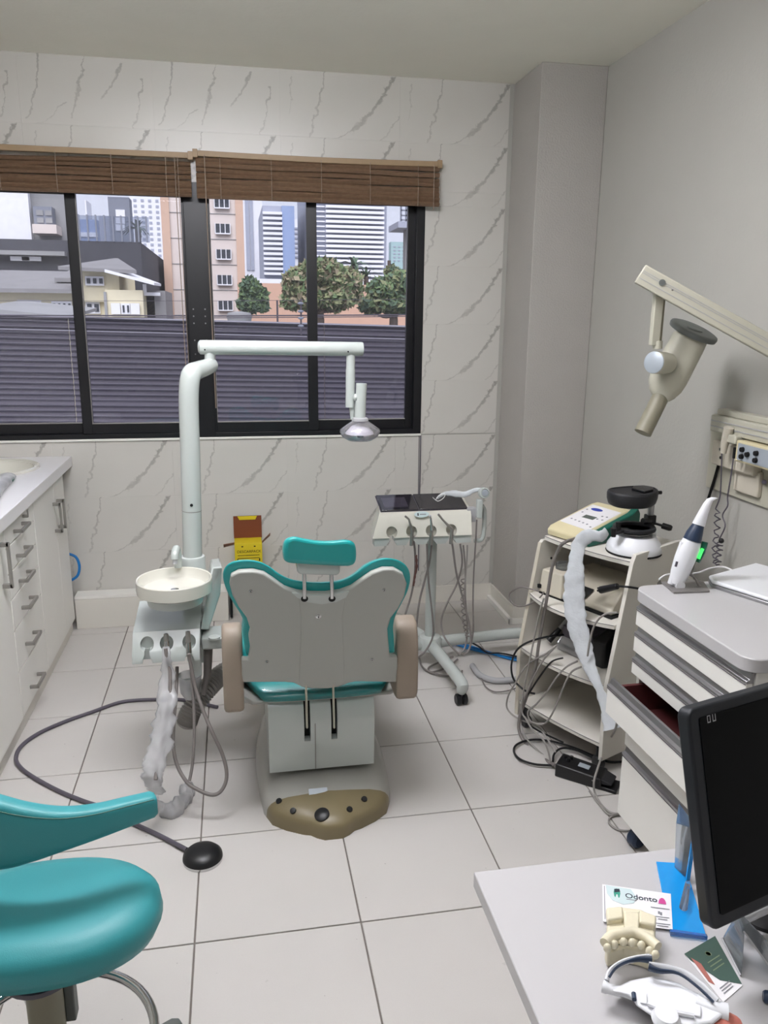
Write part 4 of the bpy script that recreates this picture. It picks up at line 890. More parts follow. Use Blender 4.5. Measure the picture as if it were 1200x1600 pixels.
# smoked double lid
def lidp(x, t): # t 0 front .. 1 back along the top slope
    y = YD+.058+.150*t; z = zA+.1065+.0365*t; return V((x, y, z))
lx0, lx1, lxm = xL+.050, xR-.008, (xL+xR)/2-.005
for (a, b__, lb) in ((lx0, lxm-.003, None), (lxm+.003, lx1, None)):
    MB().prism([lidp(a, 0), lidp(b__, 0), lidp(b__, 1), lidp(a, 1)], (0, -.002, .008)).build('tray_lid', 'smoke', dl, bevel=.002)
MB().prism([lidp(lx0-.004, -.02), lidp(lx1+.004, -.02), lidp(lx1+.004, 1.02), lidp(lx0-.004, 1.02)], (0, -.0005, .0015)).build('tray_floor', 'hose_d', dl)
MB().prism([lidp(lx0+.02, .25), lidp(lx0+.13, .25), lidp(lx0+.13, .85), lidp(lx0+.02, .85)], (0, -.0005, .004)).build('lid_reflection', 'paper', dl, 'white patch painted as the bright reflection in the lid')  # white sheet under the lid, painting a bright reflection in it
q = V((D(550, 350).x, YD+.0255, D(550, 350, YD+.02).z)); nf = V((0, -.085, .035)).normalized()
MB().lathe([(.0, 0), (1, 0), (1, .0015), (.0, .0018)], q+nf*.001, nf, 28, sx=.034, sy=.014, xd=(1, 0, 0)).build('emblem', 'mist_print', dl, 'pale oval emblem')
MB().add([q+V((x, 0, 0))+V((0, .035, .085)).normalized()*z+nf*.003 for x, z in ((-.020, -.006), (-.014, -.006), (-.014, .006), (-.020, .006))], [(0, 1, 2, 3)]).build('emblem_mark', 'navy_print', dl)
MB().add([q+V((x, 0, 0))+V((0, .035, .085)).normalized()*z+nf*.003 for x, z in ((-.009, -.002), (.020, -.002), (.020, .002), (-.009, .002))], [(0, 1, 2, 3)]).build('emblem_line', 'grey_print', dl)
# side: round light cure head, handle loop, bracket
q = AY(756, 770, YD+.02); MB().lathe([(.0, -.012), (.024, -.012), (.026, 0), (.024, .012), (.018, .014), (.016, .009), (.0, .009)], q, (0.1, -1, .2), 24).build('knob_ring', 'enamel', dl); MB().lathe([(.0155, .0145), (.008, .016), (.0, .016)], q, (0.1, -1, .2), 20).build('knob_centre', 'silverplate', dl)
a_, b__ = AY(751, 780, YD+.03), AY(747, 809, YD+.03); MB().obox((a_+b__)/2, (.026, .03, (a_-b__).length)).build('side_stem', 'enamel', dl, bevel=.005)
MB().tube(cr([AY(741, 845, YD+.06), AY(752, 843, YD+.06), AY(756, 830, YD+.06), AY(757, 800, YD+.06), AY(753, 790, YD+.06)], 5), .010, 12).build('side_handle', 'enamel', dl)
q = AY(742, 800, YD+.06); MB().box(xR-.01, q.x+.004, YD+.05, YD+.09, q.z-.045, q.z+.02).build('side_bracket', 'hose_w', dl, bevel=.003)
# post and base
pb = AY(671, 1006, -1.08); PX = pb.x; MB().cyl((PX, -1.08, .12), (PX, -1.08, zA), .024, seg=24).build('post', 'enamel_g', dl)
MB().lathe([(.06, .08), (.06, .125), (.05, .14), (.03, .145)], (PX, -1.08, 0), seg=28).build('hub', 'enamel', dl)
W1 = AZ(722, 1103, 0); ends = [(W1.x, W1.y+.02), (1.99, -1.02), (1.13, -1.16), (1.40, -.72)]
nl = ['front', 'r', 'l', 'b']
for k, (x, y) in enumerate(ends):
    d = V((x-PX, y+1.08, 0)); L = d.length; d.normalize()
    lg = MB().tube(cr([V((PX, -1.08, .105)), V((PX, -1.08, .105))+d*L*.55, V((x, y, .098))+V((0, 0, 0)), V((x, y, .062))], 4), [.030, .029, .028, .027, .027, .027, .027, .027, .027, .026, .025, .024, .022], 16).build('leg', 'enamel', dl)
    q = V((x, y, .025)); side = V((-d.y, d.x, 0))
    MB().lathe([(.0, -.012), (.02, -.012), (.025, -.008), (.025, .008), (.02, .012), (.0, .012)], q+d*.004-side*.014, side, 20).lathe([(.0, -.01), (.02, -.01), (.025, -.006), (.025, .006), (.02, .01), (.0, .01)], q+d*.004+side*.014, side, 20).cyl(q+V((0, 0, .02)), q+V((0, 0, .045)), .012).build('castor', 'black', lg)
# instruments and hoses
def instr(lab, zx, zyt, zyb, x, top, m='steel', bend=(0, 0)):
    t = thing('handpiece', lab, 'handpiece', V((x, YD+.01, zA)))
    p0, p1 = V((x, YD+.012, zA-.04)), V((x, YD+.0, zA+.03)); p2 = AY(560+top[0]/5.4545, 740+top[1]/5.4545, YD-.012); p3 = AY(560+bend[0]/5.4545, 740+bend[1]/5.4545, YD-.014)
    MB().tube([p0, p1], [.0085, .0075], 14).build('coupling', 'chrome_handle', t); MB().tube([p1, (p1+p2)/2, p2], [.0075, .0055, .0045], 12).build('shaft', m, t); MB().tube([p2, p3], [.0045, .005], 10).build('head', m, t)
instr('steel handpiece with an angled head in the second holder of the cart', 0, 0, 0, nx[1], (430, 390), 'chrome_handle', (398, 362))
instr('steel handpiece standing upright in the third holder of the cart', 0, 0, 0, nx[2], (618, 385), 'steel', (610, 360))
instr('thin steel syringe leaning left in the fourth holder of the cart', 0, 0, 0, nx[3], (720, 395), 'chrome_handle', (680, 345))
def hose(name, lab, pts, r, m='hose', k=6, seg=8, cat='hose', grp=None): return tag(MB().tube(cr(pts, k), r, seg).build(name, m), lab, cat, grp)
Y1 = YD+.015
hose('instrument_hose', 'grey hose from the second cart holder, wrapped in rust-coloured tape', [V((nx[1], Y1, zA-.03)), AY(647, 848, Y1), AY(649, 880, Y1+.03), AY(647, 905, Y1+.06), AY(642, 932, Y1+.06), AY(631, 970, Y1+.04), AY(627, 1010, Y1+.06)], .0048)
tag(MB().tube(cr([AY(650, 868, Y1+.015), AY(651, 885, Y1+.03), AY(648, 902, Y1+.04), AY(646, 915, Y1+.05)], 4), [.006, .004, .0065, .004, .007, .0045, .006, .004, .006, .004, .006, .004, .005], 8).build('tape_wrap', 'rust'), 'rust-coloured tape strip stuck along a cart hose', 'tape')
hose('instrument_hose', 'grey hose from the third cart holder crossing left down the post', [V((nx[2], Y1, zA-.03)), AY(675, 845, Y1), AY(671, 878, Y1+.02), AY(664, 905, Y1+.03), AY(655, 942, Y1+.03), AY(650, 985, Y1+.03), AY(648, 1020, Y1+.05)], .0048)
hose('instrument_hose', 'grey hose hanging along the front of the cart post', [AY(667, 850, Y1), AY(669, 900, Y1), AY(673, 940, Y1), AY(676.5, 972, Y1), AY(676, 995, Y1), AY(667, 1014, Y1), AY(654, 1027, Y1), AZ(640, 1035, .01)], .0045)
hose('instrument_hose', 'grey hose from the fourth cart holder sweeping right to the front leg', [V((nx[3], Y1, zA-.03)), AY(707, 852, Y1), AY(713, 895, Y1), AY(722, 930, Y1), AY(732, 970, Y1-.03), AY(736, 1000, Y1-.06), AY(731, 1018, Y1-.08), AY(722, 1023, Y1-.09)], .0048)
hose('instrument_hose', 'grey hose bowing left between the cart post and the front leg', [AY(719, 850, Y1), AY(722, 880, Y1), AY(714, 912, Y1), AY(699, 942, Y1), AY(690, 968, Y1), AY(693, 992, Y1-.03), AY(705, 1010, Y1-.06), AY(718, 1023, Y1-.08)], .0045)
hose('instrument_hose', 'grey hose hanging from the right end of the cart rail', [AY(724, 852, Y1), AY(727, 890, Y1), AY(727, 930, Y1), AY(730, 980, Y1-.02), AY(727, 1010, Y1-.05), AY(716, 1024, Y1-.07)], .004)
hose('instrument_hose', 'pale grey hose hanging beside the right end of the cart rail', [AY(730, 852, Y1), AY(729, 880, Y1), AY(725, 930, Y1), AY(724, 945, Y1)], .004, 'hose_l')
P_ = cr([AY(723, 905, Y1), AY(723, 940, Y1), AY(726, 975, Y1-.02), AY(731, 996, Y1-.04)], 22); cp = []
for i, p in enumerate(P_): cp.append(p+V((math.cos(i*1.1)*.009, math.sin(i*1.1)*.009, 0)))
tag(MB().tube(cp, .0028, 6).build('coiled_cord', 'hose'), 'grey coiled cord hanging among the cart hoses', 'cord')
hose('instrument_hose', 'grey hose dropping from the side lamp of the cart', [AY(745, 812, YD+.03), AY(743, 850, YD+.03), AY(740, 900, YD+.03), AY(739, 945, YD+.02), AY(739.5, 985, YD), AY(735, 1010, YD-.03)], .0038)
sleeve('plastic_wrap', 'milky plastic wrap draped over the right end of the cart lid', [AY(683, 779, YD+.07), AY(695, 771, YD+.08), AY(712, 772, YD+.08), AY(728, 772, YD+.07), AY(742, 766, YD+.05), AY(752, 765, YD+.04)], [.006, .009, .016, .013, .010, .008], 'wrap', .6, 5, 6, .3)
tag(MB().tube(cr([AY(676, 777, YD+.045), AY(684, 783, YD+.05), AY(693, 778, YD+.05), AY(695, 772, YD+.06), AY(686, 774, YD+.06), AY(681, 781, YD+.05)], 5), .0016, 6).build('wrap_string', 'paper'), 'thin white string curled on the cart lid', 'string')
# floor hoses
G_ = lambda x, y, z=.012: AZ(x, y, z)
hose('floor_hose', 'grey hose lying in a loop on the floor in front of the cart', [G_(655, 1028), G_(660, 1042), G_(672, 1050), G_(695, 1056), G_(718, 1055), G_(722, 1048)], .0045)
hose('floor_hose', 'thin grey hose folded on the floor at the foot of the cart post', [G_(708, 1026), G_(690, 1033), G_(670, 1043), G_(675, 1050), G_(700, 1042), G_(715, 1030)], .0045)
hose('blue_hose', 'bright blue air hose on the floor behind the cart base', [G_(645, 992), G_(665, 997), G_(700, 1000), G_(735, 1010), G_(765, 1020), G_(790, 1026), G_(830, 1032)], .007, 'blue')
hose('blue_hose', 'second blue air hose lying just below the first behind the cart', [G_(645, 997), G_(700, 1004), G_(735, 1014), G_(770, 1022), G_(800, 1030), G_(830, 1036)], .006, 'blue')
hose('black_cable', 'black cable lying on the blue hoses behind the cart', [G_(652, 990, .016), G_(672, 996, .02), G_(700, 995, .02), G_(725, 999, .024), G_(748, 1010, .028), G_(762, 1020, .03), G_(785, 1021, .03), G_(830, 1031, .03)], .0045, 'black')
hose('supply_hose', 'thick pale hose on the floor between the cart and the shelf trolley', [G_(738, 1040, .016), G_(750, 1055, .016), G_(772, 1063, .016), G_(800, 1062, .016), G_(840, 1056, .016)], .014, 'hose_w', seg=12)
hose('floor_hose', 'thin grey cord looping on the tiles in front of the thick pale hose', [G_(752, 1060), G_(760, 1074), G_(775, 1081), G_(798, 1078), G_(815, 1070)], .003)
# ================================================================== SHELF TROLLEY (turned, open front towards the chair)
RA = V((1.698, -1.741, 0)); RT = 1.131; re_ = V((math.cos(RT), -math.sin(RT), 0)); rn = V((math.sin(RT), math.cos(RT), 0)); RW = .412
def RK(u, v, z): return RA+re_*u+rn*v+V((0, 0, z))
rk = thing('shelf_trolley', 'off-white open shelf trolley with slanting sides holding the dental machines', 'trolley', RK(RW/2, .25, 0))
def side(u0, u1):
    pts = [(0, .055), (-.005, .34), (.080, .772), (.09, .782), (.46, .782), (.46, .055)]
    o = MB().prism([RK(u0, v, z) for v, z in pts], re_*(u1-u0)).build('side_panel', 'melamine', rk, bevel=.0015)
    e = MB().prism([RK(u0-.0005, v, z) for v, z in [(0.0, .055), (-.005, .34), (.080, .772), (.078, .774), (-.007, .341), (-.002, .055)]], re_*(u1-u0+.001)).build('edge_strip', 'beige', o)
side(-.016, 0)
pts = [(0, .055), (-.005, .34), (.085, .80), (.098, .828), (.34, .84), (.46, .83), (.46, .055)]
o = MB().prism([RK(RW, v, z) for v, z in pts], re_*.016).build('side_panel', 'melamine', rk, bevel=.0015)
MB().prism([RK(RW+.0165, v, z) for v, z in [(.23, .66), (.235, .70), (.25, .71), (.262, .69), (.255, .65), (.24, .64)]], re_*.001).build('cable_hole', 'gap', o)
def shelf(z, v0, bow, th=.016, u0=0., ext=0.):
    front = []
    for i in range(11):
        u = -ext+(RW+2*ext)*i/10; t = (i/10-.5)*2; front.append((u, v0-bow*(1-t*t)))
    P_ = [RK(u, v, z-th) for u, v in front]+[RK(RW+ext, .46, z-th), RK(-ext, .46, z-th)]
    o = MB().prism(P_, (0, 0, th)).build('shelf', 'melamine', rk, bevel=.0012)
    E1 = [RK(u, v-.0012, z-.0015) for u, v in front]; MB().tube(E1, .0010, 5).build('edge_line', 'hose_d', o)
shelf(.118, .008, .012); shelf(.352, .0, .03); shelf(.575, .03, .055); shelf(.80, .095, .02, .018, ext=.0)
MB().prism([RK(0, .45, .06), RK(RW, .45, .06), RK(RW, .45, .78), RK(0, .45, .78)], rn*.008).build('back_panel', 'melamine', rk)
for u, v in ((.02, .03), (RW-.02, .03), (.02, .43), (RW-.02, .43)):
    q = RK(u, v, .027); MB().lathe([(.0, -.016), (.02, -.016), (.026, -.01), (.026, .01), (.02, .016), (.0, .016)], q, (1, .2, 0), 18).cyl(q+V((0, 0, .01)), q+V((0, 0, .075)), .012).build('castor', 'black', rk)
for (u, v, z) in ((.0, .14, .70), (.0, .10, .63)): MB().lathe([(.005, 0), (.005, .002), (0, .002)], RK(0.0002, v, z), re_, 10).build('dowel_hole', 'dark', rk)
ZT4 = .80
# control box, cream with green side, sloping top
cbx = thing('control_unit', 'cream dental control unit with a green side and keypad on the trolley top', 'device', RK(.09, .25, ZT4))
def C(u, v, z): return RK(u, v, ZT4+z)
u0, u1, v0, v1 = .005, .205, .105, .40
sect = [(v0, .004), (v0-.004, .028), (v0+.012, .043), (v0+.25, .098), (v1-.01, .10), (v1, .088), (v1, .004)]
MB().prism([C(u0, v, z) for v, z in sect], re_*(u1-u0-.024)).build('shell', 'cream', cbx, bevel=.005)
MB().prism([C(u1-.024, v, z) for v, z in [(v0+.002, .002), (v0-.002, .026), (v0+.014, .040), (v0+.25, .095), (v1-.012, .115), (v1+.004, .09), (v1+.004, .002)]], re_*.028).build('green_side', 'green', cbx, 'bottle green side cheek', bevel=.004)
nt = (C(u0, v0+.012, .043)-C(u0, v0+.25, .098)).cross(re_); nt = nt if nt.z > 0 else -nt; nt.normalize(); sv = (C(u0, v0+.25, .098)-C(u0, v0+.012, .043)).normalized()
def kp(a, b, h=.0012): return C(u0, v0+.012, .043)+re_*a+sv*b+nt*h
fp = MB().prism([kp(.010, .045, .0003), kp(.165, .03, .0003), kp(.165, .225, .0003), kp(.015, .235, .0003)], nt*.0008).build('keypad_film', 'mist_print', cbx)
fp.data.materials.clear(); fp.data.materials.append(M['paper'])
MB().prism([kp(.060, .115), kp(.115, .115), kp(.115, .142), kp(.060, .142)], nt*.0006).build('display', 'lcd', fp)
MB().lathe([(1, 0), (1, .0006), (0, .0007)], kp(.065, .20), nt, 24, sx=.028, sy=.012, xd=re_).build('emblem', 'blue_print', fp)
for a, b in [(.028, .185), (.03, .155)]+[(.035+.022*i, .085-.003*i) for i in range(5)]+[(.125, .16), (.145, .163), (.125, .13), (.147, .133), (.15, .06)]:
    MB().lathe([(.0045, 0), (.0045, .0006), (0, .0007)], kp(a, b), nt, 10).build('key', 'grey_print', fp)

pgl = C(.150, v0-.004, .02); MB().lathe([(.009, -.002), (.009, .008), (.006, .012), (.0, .012)], pgl, -rn, 14).build('cable_socket', 'hose', cbx)
# vacuum former
vf = thing('vacuum_former', 'black and white vacuum forming machine at the right end of the trolley top', 'device', RK(.32, .27, ZT4))
VB = AZ(990, 862, ZT4); VB.z = ZT4
MB().lathe([(.098, .006), (.100, .012), (.097, .030), (.078, .058), (.070, .066), (.0, .068)], VB, seg=48).build('base', 'gun_white', vf, 'white round base')
MB().lathe([(.099, 0), (.101, .004), (.098, .008), (.0, .008)], VB, seg=48).build('base_ring', 'dark', vf)
MB().obox(VB+V((.062, .055, .035)), (.085, .075, .068), Matrix.Rotation(.65, 3, 'Z')).build('rear_housing', 'gun_white', vf, bevel=.012, seg=3)
ZR = .086
MB().lathe([(.058, 0), (.075, 0), (.077, .006), (.075, .012), (.058, .012), (.056, .006), (.058, 0)], VB+V((-.006, -.0, ZR)), seg=40).build('clamp_ring', 'black_rough', vf)
MB().lathe([(.0, .0), (.058, .0), (.058, .003), (.0, .003)], VB+V((-.006, 0, ZR-.012)), seg=36).build('mesh_plate', 'hose_w', vf)
MB().obox(VB+V((-.075, -.035, ZR+.004)), (.075, .022, .014), Matrix.Rotation(.35, 3, 'Z')).build('clamp_arm', 'black_rough', vf, bevel=.004)
for dx, dy, dz, r in ((-.085, -.03, .02, .011), (-.108, -.045, .002, .012)): MB().cyl(VB+V((dx, dy, ZR+dz-.014)), VB+V((dx, dy, ZR+dz+.018)), r*.7, r).build('clamp_knob', 'black', vf)
cp_ = AY(1013, 838, VB.y+.05); cp_.z = ZT4+.06
MB().cyl(cp_, cp_+V((0, 0, .035)), .019).obox(cp_+V((0, 0, .05)), (.034, .034, .03)).build('column_clamp', 'black', vf, bevel=.003)
MB().cyl(cp_, cp_+V((0, 0, .165)), .0125).build('column', 'alu', vf)
a = cp_+V((.01, -.005, .035)); b = AY(1050, 826, VB.y+.0); MB().tube([a, a+(b-a)*.45, a+(b-a)*.5, a+(b-a)*.9, b], [.005, .005, .012, .012, .008], 12).build('lever', 'black', vf)
MB().cyl(cp_+V((-.01, -.02, .045)), cp_+V((-.045, -.03, .05)), .011).build('clamp_screw', 'black', vf)
hd = AY(990, 776, VB.y+.01)
m = MB(); m.loft([[hd+V((x*sx_, y*sx_, z)) for x, y in [(p.x, p.y) for p in cr([V((-.098, -.01, 0)), V((-.08, -.055, 0)), (-.03, -.078, 0), V((.03, -.07, 0)), V((.085, -.02, 0)), V((.105, .035, 0)), V((.085, .075, 0)), V((.03, .078, 0)), V((-.04, .065, 0)), V((-.085, .04, 0))], 4, True)]] for z, sx_ in ((-.030, .84), (-.024, .93), (-.006, .99), (.014, 1.0), (.022, .97), (.024, .93), (.020, .9), (.019, .5), (.019, .05))]); m.build('heater_head', 'black_rough', vf, smooth=50)
MB().prism([hd+V((x, y, .020)) for x, y in ((.02, -.04), (.07, -.01), (.09, .03), (.07, .06), (.03, .06), (.0, .02))], (0, 0, .008)).build('head_cap', 'black', vf, bevel=.002)
MB().cyl(hd+V((.095, .03, .005)), hd+V((.125, .03, .005)), .007).build('head_knob', 'black', vf)
# white wrap from the top down the front of the trolley
q = lambda x, y, v, u=0: AP(x, y, RK(0, v, 0), (rn.x, rn.y, 0))
WR = [q(948, 830, .02), q(938, 838, -.005), q(920, 838, -.02), q(905, 850, -.03), q(900, 875, -.04), q(897, 905, -.05), q(897, 940, -.055), q(903, 980, -.06), q(912, 1015, -.06), q(925, 1050, -.06), q(938, 1080, -.06), q(950, 1110, -.055), q(960, 1138, -.055)]
sleeve('machine_sleeve', 'long milky plastic sleeve hanging down the front of the shelf trolley', WR, [.016, .020, .024, .024, .028, .034, .036, .036, .032, .022, .014, .026, .042], 'wrap', .3, 11, 7, .26)
# beige mixer on the second shelf
Z2 = .575
am = thing('amalgam_mixer', 'beige angular mixing machine with a clear lid on the second shelf', 'device', RK(.2, .2, Z2))
def A_(u, v, z): return RK(u, v, Z2+z)
MB().loft([[A_(.03, .07, .008), A_(.36, .075, .008), A_(.37, .36, .008), A_(.03, .36, .008)], [A_(.03, .07, .03), A_(.36, .075, .03), A_(.37, .36, .03), A_(.03, .36, .03)], [A_(.05, .17, .085), A_(.33, .18, .085), A_(.34, .34, .085), A_(.05, .34, .085)]]).build('body', 'beige', am, bevel=.006)
MB().loft([[A_(.015, .06, .006), A_(.135, .06, .006), A_(.14, .26, .006), A_(.015, .26, .006)], [A_(.02, .07, .10), A_(.12, .07, .10), A_(.125, .22, .10), A_(.02, .22, .10)]]).build('hopper_block', 'beige', am, bevel=.006)

MB().prism([A_(.02, .06, .0), A_(.37, .065, .0), A_(.37, .36, .0), A_(.02, .36, .0)], (0, 0, .007)).build('foot_plate', 'dark', am)
MB().lathe([(.033, 0), (.034, .02), (.030, .024), (.0, .026)], A_(.07, .14, .10), seg=24).build('clear_lid', 'acrylic', am)
pn = MB().prism([A_(.16, .068, .034), A_(.235, .070, .034), A_(.235, .125, .062), A_(.185, .125, .062)], (0, -.003, .003)).build('switch_recess', 'dark', am)
MB().prism([A_(.155, .062, .032), A_(.245, .064, .032), A_(.245, .066, .036), A_(.155, .064, .036)], (0, -.004, .004)).build('recess_rim', 'beige', am)
MB().obox(A_(.022, .058, .03), (.012, .012, .014)).build('socket', 'dark', am)
t = thing('power_plug', 'black mains plug lying against the beige mixer on the second shelf', 'plug', A_(.30, .06, .07))
a, b = q(938, 922, .05), q(965, 916, .05); MB().tube([a, b], [.014, .011], 10).build('plug_body', 'black', t, bevel=.002); MB().tube([a, a+(a-b).normalized()*.014], .004, 6).cyl(a+V((0, 0, .01)), a+V((0, 0, .01))+(a-b).normalized()*.014, .003).build('pins', 'black', t)
MB().tube(cr([b, q(980, 917, .05), q(1000, 920, .1)], 4), .004, 8).build('cord', 'black', t)
# grey machine and black curing unit on the third shelf
Z3 = .352
m3 = thing('scaler_unit', 'dark grey box with a silver frame under the second shelf', 'device', RK(.15, .2, Z3))
a, b, c, d = q(866, 1012, .12), q(905, 1030, .12), q(905, 1018, .12), q(868, 1000, .12)
MB().prism([RK(.10, .12, Z3+.002), RK(.25, .12, Z3+.002), RK(.25, .34, Z3+.002), RK(.10, .34, Z3+.002)], (0, 0, .10)).build('body', 'hose_d', m3, bevel=.004)
MB().prism([RK(.095, .10, Z3+.002), RK(.255, .10, Z3+.002), RK(.255, .12, Z3+.03), RK(.095, .12, Z3+.03)], (0, 0, .028)).build('front_rail', 'alu', m3, bevel=.003)
MB().tube([RK(.10, .10, Z3+.03), RK(.10, .22, Z3+.15)], .006, 8).build('frame_bar', 'alu', m3)
t = thing('scaler_handpiece', 'grey handpiece leaning on the left of the third shelf', 'handpiece', RK(.06, .12, Z3)); a, b = RK(.05, .10, Z3+.02), RK(.10, .22, Z3+.16)
MB().tube([a, a+(b-a)*.35], [.013, .010], 10).build('boot', 'black', t); MB().tube([a+(b-a)*.33, b], [.009, .011], 10).build('barrel', 'hose_w', t)
m4 = thing('curing_unit', 'black rounded unit with a grey handset on the third shelf', 'device', RK(.31, .2, Z3))
MB().loft([[RK(u, v, Z3+z) for u, v in ((.265, .10), (.32, .10), (.34, .16), (.33, .30), (.27, .30))] for z in (.0, .06, .10)]+[[RK(u, v, Z3+.15) for u, v in ((.285, .18), (.31, .18), (.325, .2), (.32, .28), (.28, .28))]]).build('body', 'black', m4, bevel=.008)
MB().obox(RK(.355, .13, Z3+.075), (.03, .03, .12), Matrix.Rotation(.25, 3, 'X')).build('handset', 'hose_d', m4, bevel=.005)

# --- trolley cables
qq = lambda x, y, v=-.03: q(x, y, v)
hose('machine_cable', 'thick grey cable from the control unit arching down the left of the trolley', [pgl, qq(885, 846), qq(874, 856), qq(863, 885), qq(856, 925), qq(850, 960), qq(842, 1005), qq(836, 1045), qq(824, 1085), qq(812, 1120, -.05), qq(812, 1145, -.06), qq(828, 1170, -.07), qq(850, 1186, -.08), AZ(868, 1196, .03)], .0065)
hose('machine_cable', 'thin grey cable looping out left of the trolley above the floor', [qq(842, 924, .02), qq(828, 920, .02), qq(812, 918, .02), qq(797, 927, .02), qq(797, 938, .02), qq(808, 947, .02), qq(825, 945, .02), qq(842, 935, .02), qq(850, 925, .02)], .003)
hose('black_cable', 'black cable curving out left of the trolley at the third shelf', [qq(880, 992, .1), qq(850, 996), qq(822, 1005), qq(806, 1018), qq(799, 1040), qq(803, 1062), qq(820, 1079), qq(836, 1084, -.01)], .0042, 'black')
hose('black_cable', 'black cable arching from the third shelf down the trolley front', [qq(880, 1028, -.005), qq(862, 1034), qq(845, 1055), qq(830, 1078), qq(818, 1100), qq(822, 1125), qq(838, 1140, -.02), qq(880, 1160, -.02)], .0035, 'black')
cb = [
 ([(866, 1012), (852, 1022), (828, 1035), (815, 1050), (805, 1068), (795, 1085), (792, 1105), (805, 1120), (830, 1130), (850, 1130)], 'pale grey cable swinging widest left of the trolley'),
 ([(870, 1008), (850, 1030), (838, 1050), (826, 1075), (816, 1100), (813, 1125), (820, 1150), (840, 1172), (862, 1190)], 'pale grey cable nearest the trolley left edge going down to the pedal'),
 ([(850, 935), (842, 960), (834, 1000), (826, 1040), (818, 1080), (815, 1110), (824, 1125), (845, 1140), (868, 1175)], 'pale grey cable hanging from the second shelf to the floor'),
 ([(902, 1033), (885, 1042), (870, 1058), (855, 1080), (838, 1100), (825, 1112), (830, 1128), (848, 1132)], 'pale grey cable drooping from the third shelf over the lowest compartment'),
 ([(908, 1042), (893, 1050), (882, 1070), (872, 1095), (860, 1120), (848, 1132), (830, 1128)], 'pale grey cable crossing the lowest compartment to its left'),
 ([(965, 957), (945, 960), (930, 975), (922, 1000), (918, 1025)], 'pale grey cable curling over the edge of the second shelf'),
 ([(820, 1120), (832, 1140), (848, 1155), (856, 1172), (860, 1190)], 'short pale cable dropping into the cable bundle beside the trolley wheel')]
for k, (pl, lb) in enumerate(cb): hose('machine_cable', lb, [qq(x, y, -.035-.008*k if y < 1150 else -.06-.008*k) for x, y in pl], .0036, 'hose_l')
t_ = AZ
# floor: foot controller and its black cords
fc = thing('foot_controller', 'long black foot controller box on the floor in front of the trolley', 'foot control', AZ(915, 1225, 0))
a, b = AZ(866, 1213, 0), AZ(962, 1243, 0); d1 = (b-a).normalized(); d2 = V((-d1.y, d1.x, 0)); L = (b-a).length
def FC(u, v, z): return a+d1*u+d2*v+V((0, 0, z))
MB().loft([[FC(0, 0, 0), FC(0, .09, 0), FC(0, .085, .055), FC(0, .003, .05)], [FC(.17, 0, 0), FC(.17, .09, 0), FC(.17, .085, .045), FC(.17, .003, .042)]]).build('body', 'black', fc, bevel=.005)
MB().loft([[FC(.165, .004, 0), FC(.165, .086, 0), FC(.165, .08, .012), FC(.165, .006, .012)], [FC(L, .004, 0), FC(L, .086, 0), FC(L, .08, .012), FC(L, .006, .012)]]).build('toe_plate', 'black', fc, bevel=.002)
MB().loft([[FC(.16, .006, .02), FC(.16, .082, .02), FC(.16, .08, .044), FC(.16, .008, .041)], [FC(L-.02, .01, .022), FC(L-.02, .078, .022), FC(L-.02, .076, .030), FC(L-.02, .012, .030)]]).build('treadle', 'black_rough', fc, bevel=.003)
MB().prism([FC(.075, .03, .0515), FC(.115, .03, .049), FC(.115, .055, .050), FC(.075, .055, .0525)], (0, 0, .0015)).build('pedal_label', 'silverplate', fc)
for u, v in ((.02, .06), (.035, .045), (.04, .065)): MB().lathe([(.008, 0), (.007, .012), (0, .013)], FC(u, v, .05), seg=12).build('pedal_knob', 'black', fc)
MB().lathe([(.003, 0), (0, .002)], FC(.14, -.0, .03), -d2, 8).build('screw', 'steel', fc)
z0 = .012
hose('black_cable', 'black mains cable in a wide loop on the floor by the foot controller', [AZ(975, 1190, z0), AZ(950, 1190, z0), AZ(925, 1180, z0), AZ(893, 1167, z0), AZ(860, 1158, z0), AZ(830, 1156, z0), AZ(808, 1163, z0), AZ(803, 1174, z0), AZ(812, 1186, z0), AZ(835, 1194, z0), AZ(862, 1196, z0)], .0045, 'black')
hose('black_cable', 'short black cable arching behind the foot controller', [AZ(864, 1190, .02), AZ(866, 1178, .02), AZ(878, 1169, .02), AZ(900, 1172, .02), AZ(926, 1184, .02), AZ(940, 1190, .02)], .0042, 'black')
hose('grey_cable', 'pale grey cable falling from the milky sleeve to a loop by the cabinet wheel', [qq(964, 1120, -.07), qq(962, 1138, -.08), AZ(950, 1160, .05), AZ(942, 1178, .06), AZ(934, 1200, .08), AZ(928, 1222, .06), AZ(930, 1240, .02), AZ(940, 1258, .008), AZ(955, 1270, .008), AZ(975, 1272, .008), AZ(990, 1275, .008)], .004, 'hose_l')
hose('grey_cable', 'pale grey cable coiled on the tiles around the cabinet wheel', [AZ(921, 1236, .006), AZ(935, 1255, .006), AZ(950, 1272, .006), AZ(960, 1272, .012), AZ(975, 1270, .012), AZ(955, 1276, .006), AZ(952, 1286, .006), AZ(965, 1296, .006), AZ(985, 1298, .006), AZ(1000, 1294, .006)], .0035, 'hose_l')

# ================================================================== WHITE DRAWER CABINET
CA = V((1.762, -2.487, 0)); CW, CD, CH = .515, .46, .86; cph = .0265
cx_ = V((math.cos(cph), math.sin(cph), 0)); cyv = V((math.sin(cph), -math.cos(cph), 0))   # cx_: depth (away from the front), cyv: along the front towards the desk
def K(d, l, z): return CA+cx_*d+cyv*l+V((0, 0, z))
kb = thing('drawer_cabinet', 'white drawer cabinet on castors with aluminium drawer pulls and a rounded top', 'cabinet', K(CD/2, CW/2, 0))
